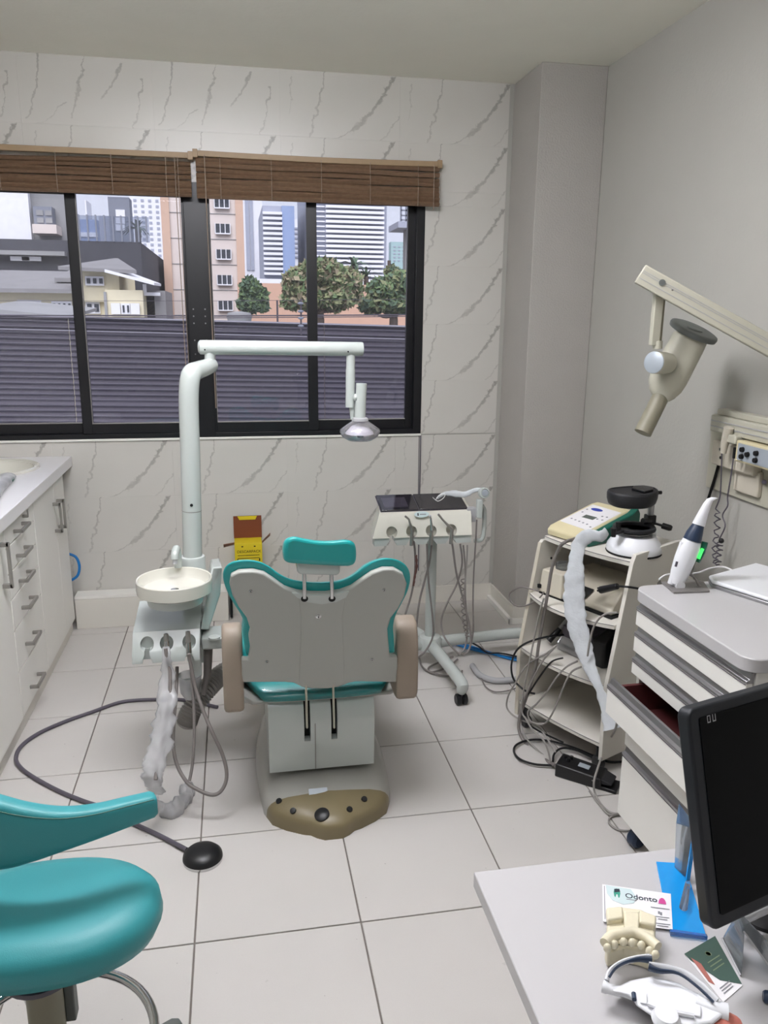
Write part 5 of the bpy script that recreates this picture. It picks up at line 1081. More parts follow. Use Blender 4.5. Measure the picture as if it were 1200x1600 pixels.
# top with rounded corners
def rrect(d0, d1, l0, l1, r, z, n=6):
    out = []
    for cx, cy, a0 in ((d1-r, l1-r, 0), (d0+r, l1-r, PI/2), (d0+r, l0+r, PI), (d1-r, l0+r, 1.5*PI)):
        rr = r if not (cx < .2 and cy < .2) else r
        for i in range(n+1):
            a = a0+PI/2*i/n; out.append(K(cx+math.cos(a)*r, cy+math.sin(a)*r, z))
    return out
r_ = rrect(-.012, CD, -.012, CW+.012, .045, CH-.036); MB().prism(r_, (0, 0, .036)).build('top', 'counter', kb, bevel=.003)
MB().prism([K(.022, .0, .11), K(CD-.01, .0, .11), K(CD-.01, .016, .11), K(.022, .016, .11)], (0, 0, CH-.147)).build('side_panel', 'white', kb)
MB().prism([K(.022, CW-.016, .11), K(CD-.01, CW-.016, .11), K(CD-.01, CW, .11), K(.022, CW, .11)], (0, 0, CH-.147)).build('side_panel', 'white', kb)
MB().prism([K(CD-.02, .016, .11), K(CD-.01, .016, .11), K(CD-.01, CW-.016, .11), K(CD-.02, CW-.016, .11)], (0, 0, CH-.147)).build('back_panel', 'white', kb)
MB().prism([K(.022, .0, .10), K(CD-.01, .0, .10), K(CD-.01, CW, .10), K(.022, CW, .10)], (0, 0, .016)).build('bottom_panel', 'white', kb)
rows = [(.822, .743, 0), (.741, .660, 0), (.658, .588, 0), (.576, .463, .075), (.458, .345, 0), (.340, .105, .004)]
for k, (zt, zb, pull) in enumerate(rows):
    d0 = -pull
    dr = MB().prism([K(d0, .003, zb), K(d0+.018, .003, zb), K(d0+.018, CW-.003, zb), K(d0, CW-.003, zb)], (0, 0, zt-zb-.028)).build('drawer', 'white', kb, bevel=.0015)
    if k == 4: continue
    # aluminium channel pull along the top edge: lip, and a dark strip painted as its shadow line
    MB().prism([K(d0-.001, .002, zt-.029), K(d0-.001, .002, zt-.022), K(d0+.008, .002, zt-.018), K(d0+.012, .002, zt-.002), K(d0+.020, .002, zt-.002), K(d0+.020, .002, zt-.029)], cyv*(CW-.004)).build('pull', 'alu', dr, bevel=.0008)
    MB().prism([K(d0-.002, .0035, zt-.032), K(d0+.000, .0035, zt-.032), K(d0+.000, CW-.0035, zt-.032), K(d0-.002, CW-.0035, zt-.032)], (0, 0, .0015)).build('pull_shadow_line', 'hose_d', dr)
    if pull:
        MB().prism([K(d0+.018, .02, zb+.005), K(.40, .02, zb+.005), K(.40, .032, zb+.005), K(d0+.018, .032, zb+.005)], (0, 0, .09)).prism([K(d0+.018, CW-.032, zb+.005), K(.40, CW-.032, zb+.005), K(.40, CW-.02, zb+.005), K(d0+.018, CW-.02, zb+.005)], (0, 0, .09)).prism([K(d0+.018, .02, zb+.002), K(.40, .02, zb+.002), K(.40, CW-.02, zb+.002), K(d0+.018, CW-.02, zb+.002)], (0, 0, .006)).build('drawer_box', 'red_dark', dr, 'dark red drawer lining')
for u, v in ((.05, .04), (.05, CW-.04), (CD-.06, .04), (CD-.06, CW-.04)):
    p = K(u, v, .03); MB().lathe([(.0, -.02), (.022, -.02), (.030, -.012), (.030, .012), (.022, .02), (.0, .02)], p, (.3, -.9, 0), 20).cyl(p+V((0, 0, .015)), K(u, v, .10), .014).build('castor', 'navy', kb)
# intraoral scanner on its stand
ss = thing('intraoral_scanner', 'white intraoral scanner with a navy collar and green light in its stand', 'scanner', AZ(1072, 918, CH))
sp_ = [AZ(1033, 912, CH), AZ(1052, 928, CH), AZ(1109, 926, CH), AZ(1100, 912, CH), AZ(1072, 906, CH)]
sp_ = [V((p.x, p.y, CH+.0005)) for p in sp_]; MB().prism(sp_, (0, 0, .006)).build('stand_plate', 'scan_grey', ss, bevel=.002)
ys = AZ(1072, 918, CH).y
def S(zx, zy, dy=0.): return AY(940+zx/3.478, 740+zy/3.478, ys+dy)
ax0, ax1 = S(400, 590), S(500, 360)
bodyp = [S(402, 600), S(425, 540), S(450, 470), S(478, 400), S(492, 362)]
rings = []; ax = (bodyp[-1]-bodyp[0]).normalized(); sidev = ax.cross(V((0, 1, 0))).normalized()
for p, wv, dv in zip(bodyp, (.026, .036, .040, .042, .036), (.018, .024, .026, .026, .022)):
    rings.append([p+sidev*wv/1.*math.cos(2*PI*i/20)*.78+V((0, 1, 0))*dv*math.sin(2*PI*i/20) for i in range(20)])
MB().loft(rings).build('handle', 'gun_white', ss, bevel=.003, smooth=60)
rings = []
for p, wv, dv in zip([S(492, 362), S(505, 325), S(525, 280)], (.034, .030, .021), (.024, .022, .017)): rings.append([p+sidev*wv*math.cos(2*PI*i/18)*.8+V((0, 1, 0))*dv*math.sin(2*PI*i/18) for i in range(18)])
MB().loft(rings).build('collar', 'navy', ss, smooth=60)
rings = []
for p, wv, dv in zip([S(527, 278), S(552, 215), S(575, 165), S(590, 142), S(612, 132), S(625, 132)], (.020, .015, .012, .010, .008, .005), (.015, .012, .009, .008, .007, .004)): rings.append([p+sidev*wv*math.cos(2*PI*i/14)+V((0, 1, 0))*dv*math.sin(2*PI*i/14) for i in range(14)])
MB().loft(rings).build('tip', 'gun_white', ss, smooth=60)
a = S(430, 612, -.02); MB().cyl(a, a+V((.004, .05, 0)), .014).build('foot_roll', 'gun_white', ss)
MB().tube(cr([S(372, 598), S(385, 560), S(405, 500), S(420, 440), S(440, 372)], 4), .008, 10).build('handle_rib', 'gun_white', ss)
MB().tube([S(402, 505, -.03), S(410, 478, -.03)], .0035, 8).build('side_button', 'hose_d', ss)
MB().tube([S(527, 462, -.018), S(540, 430, -.018), S(550, 408, -.018)], .0042, 10).build('status_light', 'led', ss, 'glowing green status light')
MB().tube([S(520, 480), S(545, 425), S(562, 372)], [.008, .010, .009], 10).build('back_strip', 'green', ss)
bs = ss; MB().tube(cr([S(475, 545, .01), S(495, 525, .015), S(505, 480, .02), S(522, 450, .02)], 4), .0045, 8).build('cradle_arm', 'scan_grey', ss)
MB().tube(cr([S(480, 548, .01), S(510, 570, .0), S(530, 610, -.01), S(560, 625, -.01)], 4), .004, 8).build('cradle_leg', 'scan_grey', ss)
hose('scanner_cable', 'thin white cable lying behind the scanner on the cabinet top', [AZ(1030, 905, CH+.004), AZ(1042, 898, CH+.004), AZ(1065, 897, CH+.004), AZ(1090, 895, CH+.004), AZ(1110, 888, CH+.004), AZ(1130, 886, CH+.004), AZ(1146, 892, CH+.004)], .003, 'paper')
# folded white tablet case
lp = thing('tablet_case', 'flat white tablet case lying on the cabinet top at the right edge', 'case', AZ(1170, 905, CH))
f0 = [AZ(1107, 904, CH+.012), AZ(1180, 884, CH+.012), AZ(1260, 905, CH+.012), AZ(1250, 955, CH+.012), AZ(1200, 940, CH+.012), AZ(1112, 912, CH+.012)]
MB().prism([V((p.x, p.y, CH)) for p in f0], (0, 0, .010)).build('base', 'alu', lp, bevel=.002)
MB().prism([V((p.x, p.y, CH+.011)) for p in f0], (0, 0, .012)).build('cover', 'gun_white', lp, bevel=.005)

# ================================================================== X-RAY UNIT ON THE RIGHT WALL
xr = thing('xray_machine', 'cream wall-mounted dental x-ray machine with a long arm and grey-capped tube head', 'x-ray machine', (2.38, -2.0, 1.2))
yA_, yB_ = -1.80, -2.60
def W(x, y, off=0.): return AX(x, y, XR-off)
MB().box(XR-.012, XR-.0, yB_, W(1113, 700).y+.0, W(1113, 762).z, W(1118, 638).z-.02).build('wall_plate', 'cream2', xr, bevel=.002)
za, zb_ = W(1113, 642).z, W(1113, 663).z
MB().box(XR-.075, XR-.012, yB_, W(1113, 650, .07).y, za-.058, za).build('extension_arm', 'cream2', xr, bevel=.004)
MB().box(XR-.078, XR-.075, yB_, W(1113, 650, .07).y-.005, za-.020, za-.017).box(XR-.078, XR-.075, yB_, W(1113, 650, .07).y-.005, za-.04, za-.037).build('arm_groove', 'hose_w', xr)
MB().box(XR-.05, XR-.012, yB_, W(1120, 650, .05).y, za+.0, za+.022).build('arm_back_rail', 'cream2', xr, bevel=.003)
zc = W(1112, 700).z
MB().box(XR-.05, XR-.012, W(1180, 700, .05).y, W(1112, 700, .05).y, zc-.045, zc+.045).build('mount_block', 'beige', xr, bevel=.006)
MB().box(XR-.03, XR-.012, W(1190, 715, .03).y, W(1150, 715, .03).y, zc-.12, zc-.03).build('lower_bracket', 'beige', xr, bevel=.005)
for (x, y) in ((1126, 702), (1126, 715), (1163, 732)): MB().lathe([(.006, 0), (.006, .002), (0, .0025)], W(x, y, .051 if x < 1150 else .032), (-1, 0, 0), 10).build('bolt', 'dark', xr)
# control box with panel
cz = W(1175, 690).z; y0_, y1_ = W(1155, 690, .09).y, yB_
o = MB().box(XR-.10, XR-.02, y1_, y0_, za-.135, za-.062).build('control_box', 'cream', xr, 'cream control box', bevel=.004)
MB().box(XR-.103, XR-.099, y1_, y0_-.015, za-.127, za-.070).build('control_face', 'silverplate', o)
for dy, dz in ((.045, -.088), (.045, -.112), (.075, -.100), (.12, -.088), (.12, -.112)): p = V((XR-.103, y0_-dy, za+dz)); MB().lathe([(.009, 0), (.008, .010), (.0, .011)], p, (-1, 0, 0), 12).build('control_knob', 'dark', o)
p = W(1135, 675, .07); MB().tube([W(1139, 668, .09), W(1132, 695, .09), W(1130, 708, .09)], [.018, .014, .010], 12).build('hand_switch', 'beige', xr)
MB().obox(W(1147, 686, .08), (.03, .06, .03)).build('switch_holder', 'cream2', xr, bevel=.005)
MB().tube([W(1150, 700, .09), W(1147, 716, .09)], [.009, .006], 8).build('cable_plug', 'dark', xr)
MB().cyl(W(1194, 753, .012), W(1194, 753, .04), .008).build('plate_knob', 'hose_d', xr)
MB().tube([W(1124, 722, .02), W(1116, 750, .02), W(1105, 785, .02)], .0055, 8).build('power_lead', 'dark', xr)
# scissor arm with its tube head
YX = -2.06
def X_(zx, zy, Y=YX): return AY(960+zx/3.81, 380+zy/3.81, Y)
tl, bl = X_(182, 138), X_(132, 220); axd = (X_(914, 600, YX-.17)-X_(158, 180)).normalized(); upv = V((0, 0, 1)); upv = (upv-axd*upv.dot(axd)).normalized(); sdv = axd.cross(upv)
c0 = X_(150, 182); La = .78
R_ = Matrix((axd, sdv, upv)).transposed()
MB().obox(c0+axd*La/2, (La, .05, .062), R_).build('scissor_arm', 'cream2', xr, bevel=.004)
fs = -1 if (sdv.dot(CAM-c0) < 0) else 1
for dz in (-.012, .006, .012): MB().obox(c0+axd*La/2+upv*dz+sdv*fs*.0255, (La-.01, .002, .002), R_).build('arm_groove', 'hose_w', xr)
p = c0+axd*.075+upv*.008+sdv*fs*.0255; MB().lathe([(.010, 0), (.010, .003), (0, .0035)], p, sdv*fs, 16).build('arm_pivot', 'greydisc', xr)
p = c0+axd*.115+upv*.004+sdv*fs*.0255; MB().lathe([(.0035, 0), (0, .002)], p, sdv*fs, 8).build('arm_rivet', 'hose', xr)
MB().lathe([(.004, 0), (0, .001)], c0-axd*.0002+upv*.01, -axd, 8).build('arm_rivet', 'dark', xr)
# elbow post linking arm and wall rail
e = c0+axd*(La-.03); MB().cyl(e+V((0, 0, .04)), V((e.x, e.y, za-.07)), .028).build('elbow_post', 'cream2', xr)
MB().tube([V((e.x, e.y, za-.03)), V((XR-.045, e.y, za-.03))], .025, 12).build('elbow_link', 'cream2', xr)
# yoke
y0, y1 = X_(250, 290), X_(250, 590)
MB().obox((y0+y1)/2, (.030, .022, (y0-y1).length+.02)).build('yoke', 'cream2', xr, bevel=.003); MB().obox((y0+y1)/2+V((.021, .008, -.004)), (.011, .02, (y0-y1).length)).build('yoke_liner', 'taupe', xr, bevel=.002)
MB().cyl(X_(258, 582), X_(256, 628), .016).build('yoke_collar', 'cream2', xr)
dcn = X_(238, 710); dn = V((-.86, -.50, .06)).normalized()
MB().lathe([(.0, -.085), (.034, -.085), (.0365, -.06), (.0375, -.004), (.0375, 0), (.036, .002), (.0, .002)], dcn, dn, 32).build('pivot_housing', 'cream2', xr)
MB().lathe([(.0362, .002), (.0362, .0045), (.034, .006), (.0, .0062)], dcn, dn, 32).build('pivot_disc', 'silverplate', xr)
hp0, hp1 = X_(445, 575, YX+.085), X_(275, 925, YX+.085); hax = (hp1-hp0).normalized(); Lh = (hp1-hp0).length
vw = (hp0-CAM).normalized(); hx_ = hax.cross(vw).normalized(); hy_ = hax.cross(hx_)
def hring(t, rx, ry, ox=0): return [hp0+hax*Lh*t+hx_*(ox+rx*math.copysign(abs(math.cos(a))**.75, math.cos(a)))+hy_*ry*math.copysign(abs(math.sin(a))**.75, math.sin(a)) for a in [2*PI*i/28 for i in range(28)]]
SO = 1 if hx_.dot(_r) < 0 else -1
MB().loft([hring(-.02, .060, .060), hring(.1, .060, .060), hring(.4, .063, .06, SO*.004), hring(.66, .064, .055, SO*.006), hring(.80, .060, .05, SO*.006), hring(.93, .046, .04, SO*.004), hring(1.0, .030, .028)]).build('tube_head', 'cream2', xr, bevel=.002, smooth=50)
s_ = -1 if hring(0, 1, 1)[0].x > hring(0, 1, 1)[14].x else 1
cax = (-hax*.9+V((-.02, -.50, .42))).normalized()
MB().lathe([(.072, -.004), (.084, -.002), (.086, .007), (.084, .013), (.074, .016), (.056, .013), (.0, .011)], hp0-hax*.026, cax, 40).build('end_cap', 'greydisc', xr, 'grey rubber end cap', smooth=60)
MB().lathe([(.03, .0), (.028, .004), (.0, .005)], hp0-hax*.026+cax*.0115, cax, 28, sx=1.1, sy=.6).build('cap_dimple', 'greydisc', xr)
k0, k1 = X_(280, 905, YX+.08), X_(168, 1130, YX+.06); MB().tube([k0-(k1-k0)*.1, k1], [.029, .030], 32).build('cone', 'taupe', xr, 'taupe beam cone')
# cords hanging from the wall unit
def coil(lb, st, mids, seed):
    pts = [W(x, y, .06) for x, y in st]; rnd = random.Random(seed); m = cr(pts, 6)
    P_ = cr([W(x, y, .06) for x, y in mids], 10); ct = []
    for i, p in enumerate(P_): ct.append(p+V((math.cos(i*1.45)*.010, math.sin(i*1.45)*.012, 0)))
    tag(MB().tube(m+ct, .0026, 7).build('coiled_cord', 'hose_d'), lb, 'cord')
coil('grey coiled hand-switch cord hanging from the left of the wall unit', [(1128, 706), (1127, 740), (1125, 775), (1118, 795)], [(1121, 802), (1120, 830), (1117, 860), (1119, 882)], 1)
coil('grey coiled cord hanging from the black plug of the wall unit', [(1146, 716), (1142, 745), (1137, 775), (1137, 790), (1129, 805), (1133, 822), (1124, 842)], [(1124, 848), (1124, 862), (1121, 882)], 2)
p = W(1127, 845, .075); tag(MB().ell(p, (.010, .010, .010)).build('cord_bead', 'black'), 'small black bead clipped on the coiled cords', 'cord clip')

# ================================================================== DESK
ZD = .75
dk = thing('desk', 'white desk with square edges in the lower right corner', 'desk', (1.6, -3.9, 0))
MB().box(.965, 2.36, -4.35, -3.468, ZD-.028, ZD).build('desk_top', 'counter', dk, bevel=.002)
MB().box(1.20, 1.22, -4.33, -3.50, .0, ZD-.028).build('side_panel', 'white', dk, bevel=.001); MB().box(2.32, 2.34, -4.33, -3.50, .0, ZD-.028).build('side_panel', 'white', dk, bevel=.001)
# monitor
mb = V((1.210, -3.7435, .8363)); ps, ta = .2834, .2678; mn = V((math.sin(ps), -math.cos(ps), 0)); me_ = V((math.cos(ps), math.sin(ps), 0)); mu = (V((0, 0, math.cos(ta)))-mn*math.sin(ta)).normalized(); mN = me_.cross(mu); mN = mN if mN.dot(CAM-mb) > 0 else -mN
H_, W_ = .30, .50
mo = thing('computer_monitor', 'black flat computer monitor tilted back on the desk', 'monitor', mb)
def Q(a, b, h=0.): return mb+me_*a+mu*b+mN*h
def rr(a0, a1, b0, b1, r, h, n=5):
    out = []
    for cx, cy, s0 in ((a1-r, b1-r, 0), (a0+r, b1-r, PI/2), (a0+r, b0+r, PI), (a1-r, b0+r, 1.5*PI)):
        for i in range(n+1): a = s0+PI/2*i/n; out.append(Q(cx+math.cos(a)*r, cy+math.sin(a)*r, h))
    return out
M['bezel'] = mat('monitor_bezel', '#12161d', .42); M['screen'] = mat('dark_screen', '#030405', .45, var=0, spec=.12)
MB().prism(rr(0, W_, 0, H_, .014, -.022), mN*.022).build('bezel', 'bezel', mo, bevel=.004, seg=3)
MB().prism(rr(.018, W_-.018, .018, H_-.014, .004, .0), mN*.0012).build('screen', 'screen', mo)
icn = MB(); 
for a in (.032, .042): icn.prism([Q(a, H_-.024, .0013), Q(a+.006, H_-.024, .0013), Q(a+.006, H_-.0225, .0013), Q(a, H_-.0225, .0013)], mN*.0003).prism([Q(a, H_-.024, .0013), Q(a+.001, H_-.024, .0013), Q(a+.001, H_-.014, .0013), Q(a, H_-.014, .0013)], mN*.0003).prism([Q(a+.005, H_-.024, .0013), Q(a+.006, H_-.024, .0013), Q(a+.006, H_-.014, .0013), Q(a+.005, H_-.014, .0013)], mN*.0003)
icn.prism([Q(.032, H_-.015, .0013), Q(.038, H_-.015, .0013), Q(.038, H_-.014, .0013), Q(.032, H_-.014, .0013)], mN*.0003)
icn.build('bezel_icons', 'hose_w', mo)
mc = Q(W_/2, .08, -.022); MB().tube([mc, mc-mN*.05, V((mc.x-mN.x*.07, mc.y-mN.y*.07, ZD+.01))], [.03, .028, .03], 12).build('neck', 'black', mo)
MB().lathe([(.11, 0), (.11, .006), (.09, .012), (0, .012)], (mc.x-mN.x*.05, mc.y-mN.y*.05, ZD), seg=32).build('foot', 'black', mo)
# blue acrylic display stand
bl_ = thing('card_stand', 'clear and blue acrylic card stand standing beside the monitor', 'card stand', AZ(1065, 1410, ZD))
bq = [AZ(1025, 1349, ZD), AZ(1070, 1352, ZD), AZ(1103, 1466, ZD), AZ(1047, 1459, ZD)]
MB().prism([V((p.x, p.y, ZD+.0005)) for p in bq], (0, 0, .003)).build('base_sheet', 'acrylic_blue', bl_, 'bright blue acrylic base')
yv = AZ(1065, 1355, ZD).y-.004
vq = [AY(1055, 1356, yv), AY(1074, 1380, yv-.03), AY(1089, 1294, yv-.03), AY(1062, 1257, yv), AY(1057, 1290, yv)]
MB().prism(vq, (.0006, .003, 0)).build('upright_sheet', 'acrylic', bl_)
MB().prism([AY(1058, 1287, yv-.002), AY(1088, 1296, yv-.032), AY(1090, 1294, yv-.032), AY(1062, 1257, yv-.002)], (.0006, .003, 0)).build('upright_tint', 'acrylic_b', bl_)
MB().prism([AY(1084, 1296, yv-.03), AY(1090, 1293, yv-.03), AY(1078, 1376, yv-.045), AY(1072, 1378, yv-.045)], (.001, .004, 0)).build('blue_edge', 'acrylic_blue', bl_)
MB().tube([AY(1075, 1378, yv-.045), AZ(1068, 1418, ZD+.01)], [.004, .0065], 10).build('clear_pin', 'acrylic', bl_)
MB().prism([V((p.x, p.y, ZD+.0005)) for p in (AZ(1046, 1458, ZD), AZ(1103, 1466, ZD), AZ(1105, 1470, ZD), AZ(1047, 1463, ZD))], (0, 0, .007)).build('front_lip', 'acrylic_b', bl_)
# appointment card (flat) with printing
cd_ = thing('business_card', 'white dental business card reading Odonto, under the ivory model', 'card', AZ(995, 1420, ZD))
k4 = [AZ(941, 1382, ZD+.004), AZ(1048, 1397, ZD+.004), AZ(1051, 1453, ZD+.004), AZ(942, 1440, ZD+.004)]
MB().prism(k4, (0, 0, .0006)).build('card_sheet', 'paper', cd_)
xd = (k4[1]-k4[0]).normalized(); yd = (k4[0]-k4[3]).normalized()
def CC(a, b, h=.0012): # a 0..1 left-right, b 0..1 top-bottom
    t = k4[0]*(1-a)*(1-b)+k4[1]*a*(1-b)+k4[2]*a*b+k4[3]*(1-a)*b; return t+V((0, 0, h))
def cq(a0, a1, b0, b1, m, nm='print', th=.0002, h=.0012): return MB().prism([CC(a0, b0, h), CC(a1, b0, h), CC(a1, b1, h), CC(a0, b1, h)], (0, 0, th)).build(nm, m, cd_)
MB().prism([CC(a, b, .0010) for a, b in ((.05, .02), (.42, .04), (.50, .25), (.46, .42), (.30, .5), (.15, .42), (.07, .25))], (0, 0, .0002)).build('pale_swirl', 'mist_print', cd_)
text('lettering', 'Odonto', 'navy_print', cd_, CC(.335, .30), xd, yd, .0148, ext=.00015, bold=.00012)
MB().prism([CC(a, b) for a, b in ((.175, .10), (.21, .08), (.25, .10), (.265, .20), (.25, .32), (.235, .33), (.222, .24), (.205, .24), (.19, .33), (.175, .30), (.165, .20))], (0, 0, .0002)).build('tooth_mark', 'teal_print', cd_)
MB().prism([CC(a, b, .0014) for a, b in ((.175, .10), (.25, .08), (.262, .16), (.18, .2))], (0, 0, .0002)).build('tooth_cap', 'navy_print', cd_)
MB().prism([CC(.87+.055*math.cos(t_/8*PI), .34-.17*math.sin(t_/8*PI)) for t_ in range(9)], (0, 0, .0002)).build('pink_fan', 'pink', cd_)
for (a0, a1, b) in [(.70, .97, .46), (.75, .96, .70), (.80, .93, .76), (.70, .97, .88), (.78, .94, .94), (.35, .50, .33)]: cq(a0, a1, b, b+.018, 'grey_print', 'text_line')
cq(.80, .83, .56, .63, 'grey_print', 'icon'); cq(.83, .86, .58, .66, 'grey_print', 'icon'); cq(.025, .035, .05, .95, 'grey_print', 'text_line')
# ivory dental model
dm = thing('dental_model', 'ivory printed dental jaw model with a toothed edge on the business card', 'dental model', AZ(985, 1470, ZD))
yd0 = AZ(985, 1490, ZD).y
MB().prism([k4[0]+V((.01, -.01, -.0035)), k4[1]+V((-.02, -.01, -.0035)), k4[2]+V((-.02, .01, -.0035)), k4[3]+V((.01, .01, -.0035))], (0, 0, .0033)).build('card_stack', 'paper', cd_)
def DM(x, y, z, dz=0.): p = AZ(x, y, ZD+z); p.z += dz; return p
# base block standing on the desk, arch on top
b_in = [DM(948, 1418, .04), DM(972, 1414, .04), DM(1000, 1418, .04), DM(1022, 1430, .04), DM(1022, 1452, .04), DM(1018, 1470, .04), DM(952, 1464, .04)]
MB().prism([V((p.x, p.y, ZD+.001)) for p in (DM(950, 1425, .035), DM(970, 1412, .035), DM(1003, 1416, .035), DM(1026, 1432, .035), DM(1024, 1472, .035), DM(948, 1462, .035))], (0, 0, .030)).build('model_base', 'resin', dm, bevel=.004)
for pts in ([(947, 1417), (973, 1415), (975, 1434), (949, 1437)], [(998, 1420), (1026, 1430), (1025, 1446), (999, 1440)], [(974, 1422), (1000, 1424), (998, 1470), (978, 1466)]): MB().prism([V((p.x, p.y, ZD+.026)) for p in [DM(x, y, .04) for x, y in pts]], (0, 0, .014)).build('model_block', 'resin', dm, bevel=.003)
arc = [DM(945, 1474, .045), DM(955, 1463, .045), DM(975, 1458, .045), DM(992, 1457, .045), DM(1010, 1465, .045), DM(1028, 1480, .045)]
MB().tube(cr(arc, 5), .0075, 10).build('gum_arch', 'resin', dm)
for (x, y) in [(949, 1481), (960, 1476), (974, 1472), (988, 1473), (1002, 1477), (1015, 1486), (1024, 1492)]:
    p = DM(x, y, .042); MB().ell(p, (.0058, .0048, .0066), seg=12, lat=8).build('tooth', 'resin', dm)
MB().prism([V((p.x, p.y, ZD+.001)) for p in (DM(946, 1470, .03), DM(1024, 1478, .03), DM(1024, 1492, .03), DM(1000, 1484, .03), DM(975, 1478, .03), DM(950, 1486, .03))], (0, 0, .028)).build('model_front', 'resin', dm, bevel=.004)
# green card
gk = thing('leaflet', 'dark green and white leaflet with a red picture, tilted on the desk', 'leaflet', AZ(1115, 1515, ZD))
g4 = [AZ(1117, 1464, ZD), AZ(1160, 1541, ZD), AZ(1130, 1567, ZD), AZ(1069, 1492, ZD)]; g4 = [V((p.x, p.y, ZD+.0005)) for p in g4]
def GC(a, b, h=.0013): return g4[0]*(1-a)*(1-b)+g4[3]*a*(1-b)+g4[2]*a*b+g4[1]*(1-a)*b+V((0, 0, h))
MB().prism(g4, (0, 0, .0008)).build('sheet', 'paper', gk)
MB().prism([GC(0, 0), GC(1, 0), GC(.98, .15), GC(.62, .70), GC(0, .98)], (0, 0, .0002)).build('green_field', 'green_card', gk)
MB().prism([GC(.93, .12, .0016), GC(.80, .30, .0016), GC(.86, .72, .0016), GC(.96, .62, .0016)], (0, 0, .0002)).build('red_picture', 'red_print', gk)
MB().lathe([(.0045, 0), (.0045, .0002), (.0035, .0002), (.0035, 0)], GC(.45, .22, .0016), (0, 0, 1), 16).build('gold_ring', 'gold_print', gk)
for b in (.34, .42, .50): MB().prism([GC(.62, b, .0016), GC(.18, b, .0016), GC(.18, b+.02, .0016), GC(.62, b+.02, .0016)], (0, 0, .0001)).build('gold_line', 'gold_print', gk)
for b in (.80, .85, .90): MB().prism([GC(.80, b, .0016), GC(.35, b, .0016), GC(.35, b+.015, .0016), GC(.80, b+.015, .0016)], (0, 0, .0001)).build('text_line', 'grey_print', gk)
# clear folded acrylic stand + white roll
aw = thing('acrylic_stand', 'clear folded acrylic stand in front of the monitor at the right edge', 'stand', AZ(1180, 1500, ZD))
ya = AZ(1150, 1510, ZD).y
p1_, p2_, p3_ = AY(1150, 1424, ya-.01), AY(1163, 1420, ya-.02), AY(1168, 1422, ya-.02)
l0, l1 = AZ(1128, 1468, ZD), AZ(1157, 1526, ZD); r0, r1 = AZ(1195, 1470, ZD), AZ(1225, 1545, ZD)
tp0 = AZ(1152, 1424, ZD+.06); tp1 = AZ(1162, 1455, ZD+.06)
for a, b, c, d in ((l0, l1, tp1, tp0), (r0, r1, tp1, tp0)): MB().prism([V((a.x, a.y, ZD+.001)), V((b.x, b.y, ZD+.001)), c, d], V((.0015, 0, .0015))).build('clear_panel', 'acrylic', aw)
MB().tube([tp0, tp1], .003, 10).build('fold_edge', 'acrylic', aw)
MB().tube([V((l0.x, l0.y, ZD+.002)), V((l1.x, l1.y, ZD+.002))], .0015, 6).build('lower_edge', 'hose_w', aw)
MB().tube([tp1, V((r1.x, r1.y, ZD+.003))], .0014, 6).build('slant_edge', 'hose_w', aw)
a, b = AZ(1150, 1436, ZD+.03), AZ(1240, 1395, ZD+.05); d = (b-a).normalized()
tag(MB().tube([a, a+d*.003, a+d*.01, b], [.006, .009, .011, .011], 18).build('white_roll', 'gun_white'), 'white cylindrical roll lying across the foot of the monitor', 'roll')
t = thing('navy_pen', 'navy blue cap at the right edge of the desk, below the clear stand', 'pen', AZ(1198, 1556, ZD)); a, b = AZ(1192, 1556, ZD+.008), AZ(1250, 1570, ZD+.008); MB().tube([a, a+(b-a)*.06, b], [.006, .008, .008], 10).build('pen_barrel', 'navy', t)
# magnifier glasses
mg = thing('magnifier_glasses', 'white head-worn magnifier glasses with dark-lined arms folded on the desk', 'glasses', AZ(1040, 1570, ZD))
zg = .03
def GL(x, y, z=.03): return AZ(x, y, ZD+z)
MB().loft([[GL(952, 1548, z), GL(985, 1556, z), GL(995, 1572, z), GL(1025, 1592, z), GL(1075, 1606, z), GL(1115, 1600, z), GL(1140, 1580, z), GL(1100, 1558, z), GL(1060, 1536, z), GL(1020, 1525, z), GL(985, 1532, z)] for z in (.008, .022, .032)]).build('frame', 'gun_white', mg, bevel=.006, seg=3)
MB().tube(cr([GL(942, 1541, .025), GL(955, 1546, .025), GL(975, 1550, .025), GL(992, 1556, .025)], 4), [.008]*3+[.0065]*10, 12, flat=1).build('hinge_arm', 'gun_white', mg)
MB().tube(cr([GL(1088, 1567, .025), GL(1115, 1578, .025), GL(1137, 1584, .025)], 4), [.012]*9, 10).build('hinge_arm', 'gun_white', mg)
def temple(pts, lin_pts):
    o = MB().tube(cr(pts, 6), .0032, 10, flat=2.).build('temple', 'gun_white', mg)
    n = len(cr(lin_pts, 6)); MB().tube(cr(lin_pts, 6), [.0016+.0026*max(0, 1-i/(n*.45)) for i in range(n)], 10, flat=1.4).build('dark_pad', 'navy', o, 'dark temple lining')
temple([GL(948, 1533, .03), GL(952, 1520, .035), GL(965, 1508, .04), GL(985, 1500, .042), GL(1010, 1496, .042), GL(1018, 1498, .042)], [GL(1018, 1500, .046), GL(1000, 1499, .046), GL(980, 1503, .046), GL(962, 1513, .046), GL(952, 1527, .04)])
temple([GL(1014, 1509, .042), GL(1040, 1513, .042), GL(1070, 1522, .042), GL(1095, 1540, .04), GL(1120, 1565, .035)], [GL(1014, 1511, .046), GL(1030, 1517, .046), GL(1060, 1521, .046), GL(1090, 1542, .044), GL(1115, 1566, .04)])
for x0_, y0_ in ((1000, 1553), (1084, 1573)): MB().prism([GL(x0_, y0_, .0335), GL(x0_+11, y0_+1, .0335), GL(x0_+11, y0_+17, .0335), GL(x0_, y0_+15, .0335)], (0, 0, .002)).build('hinge_tab', 'gun_white', mg, bevel=.001)
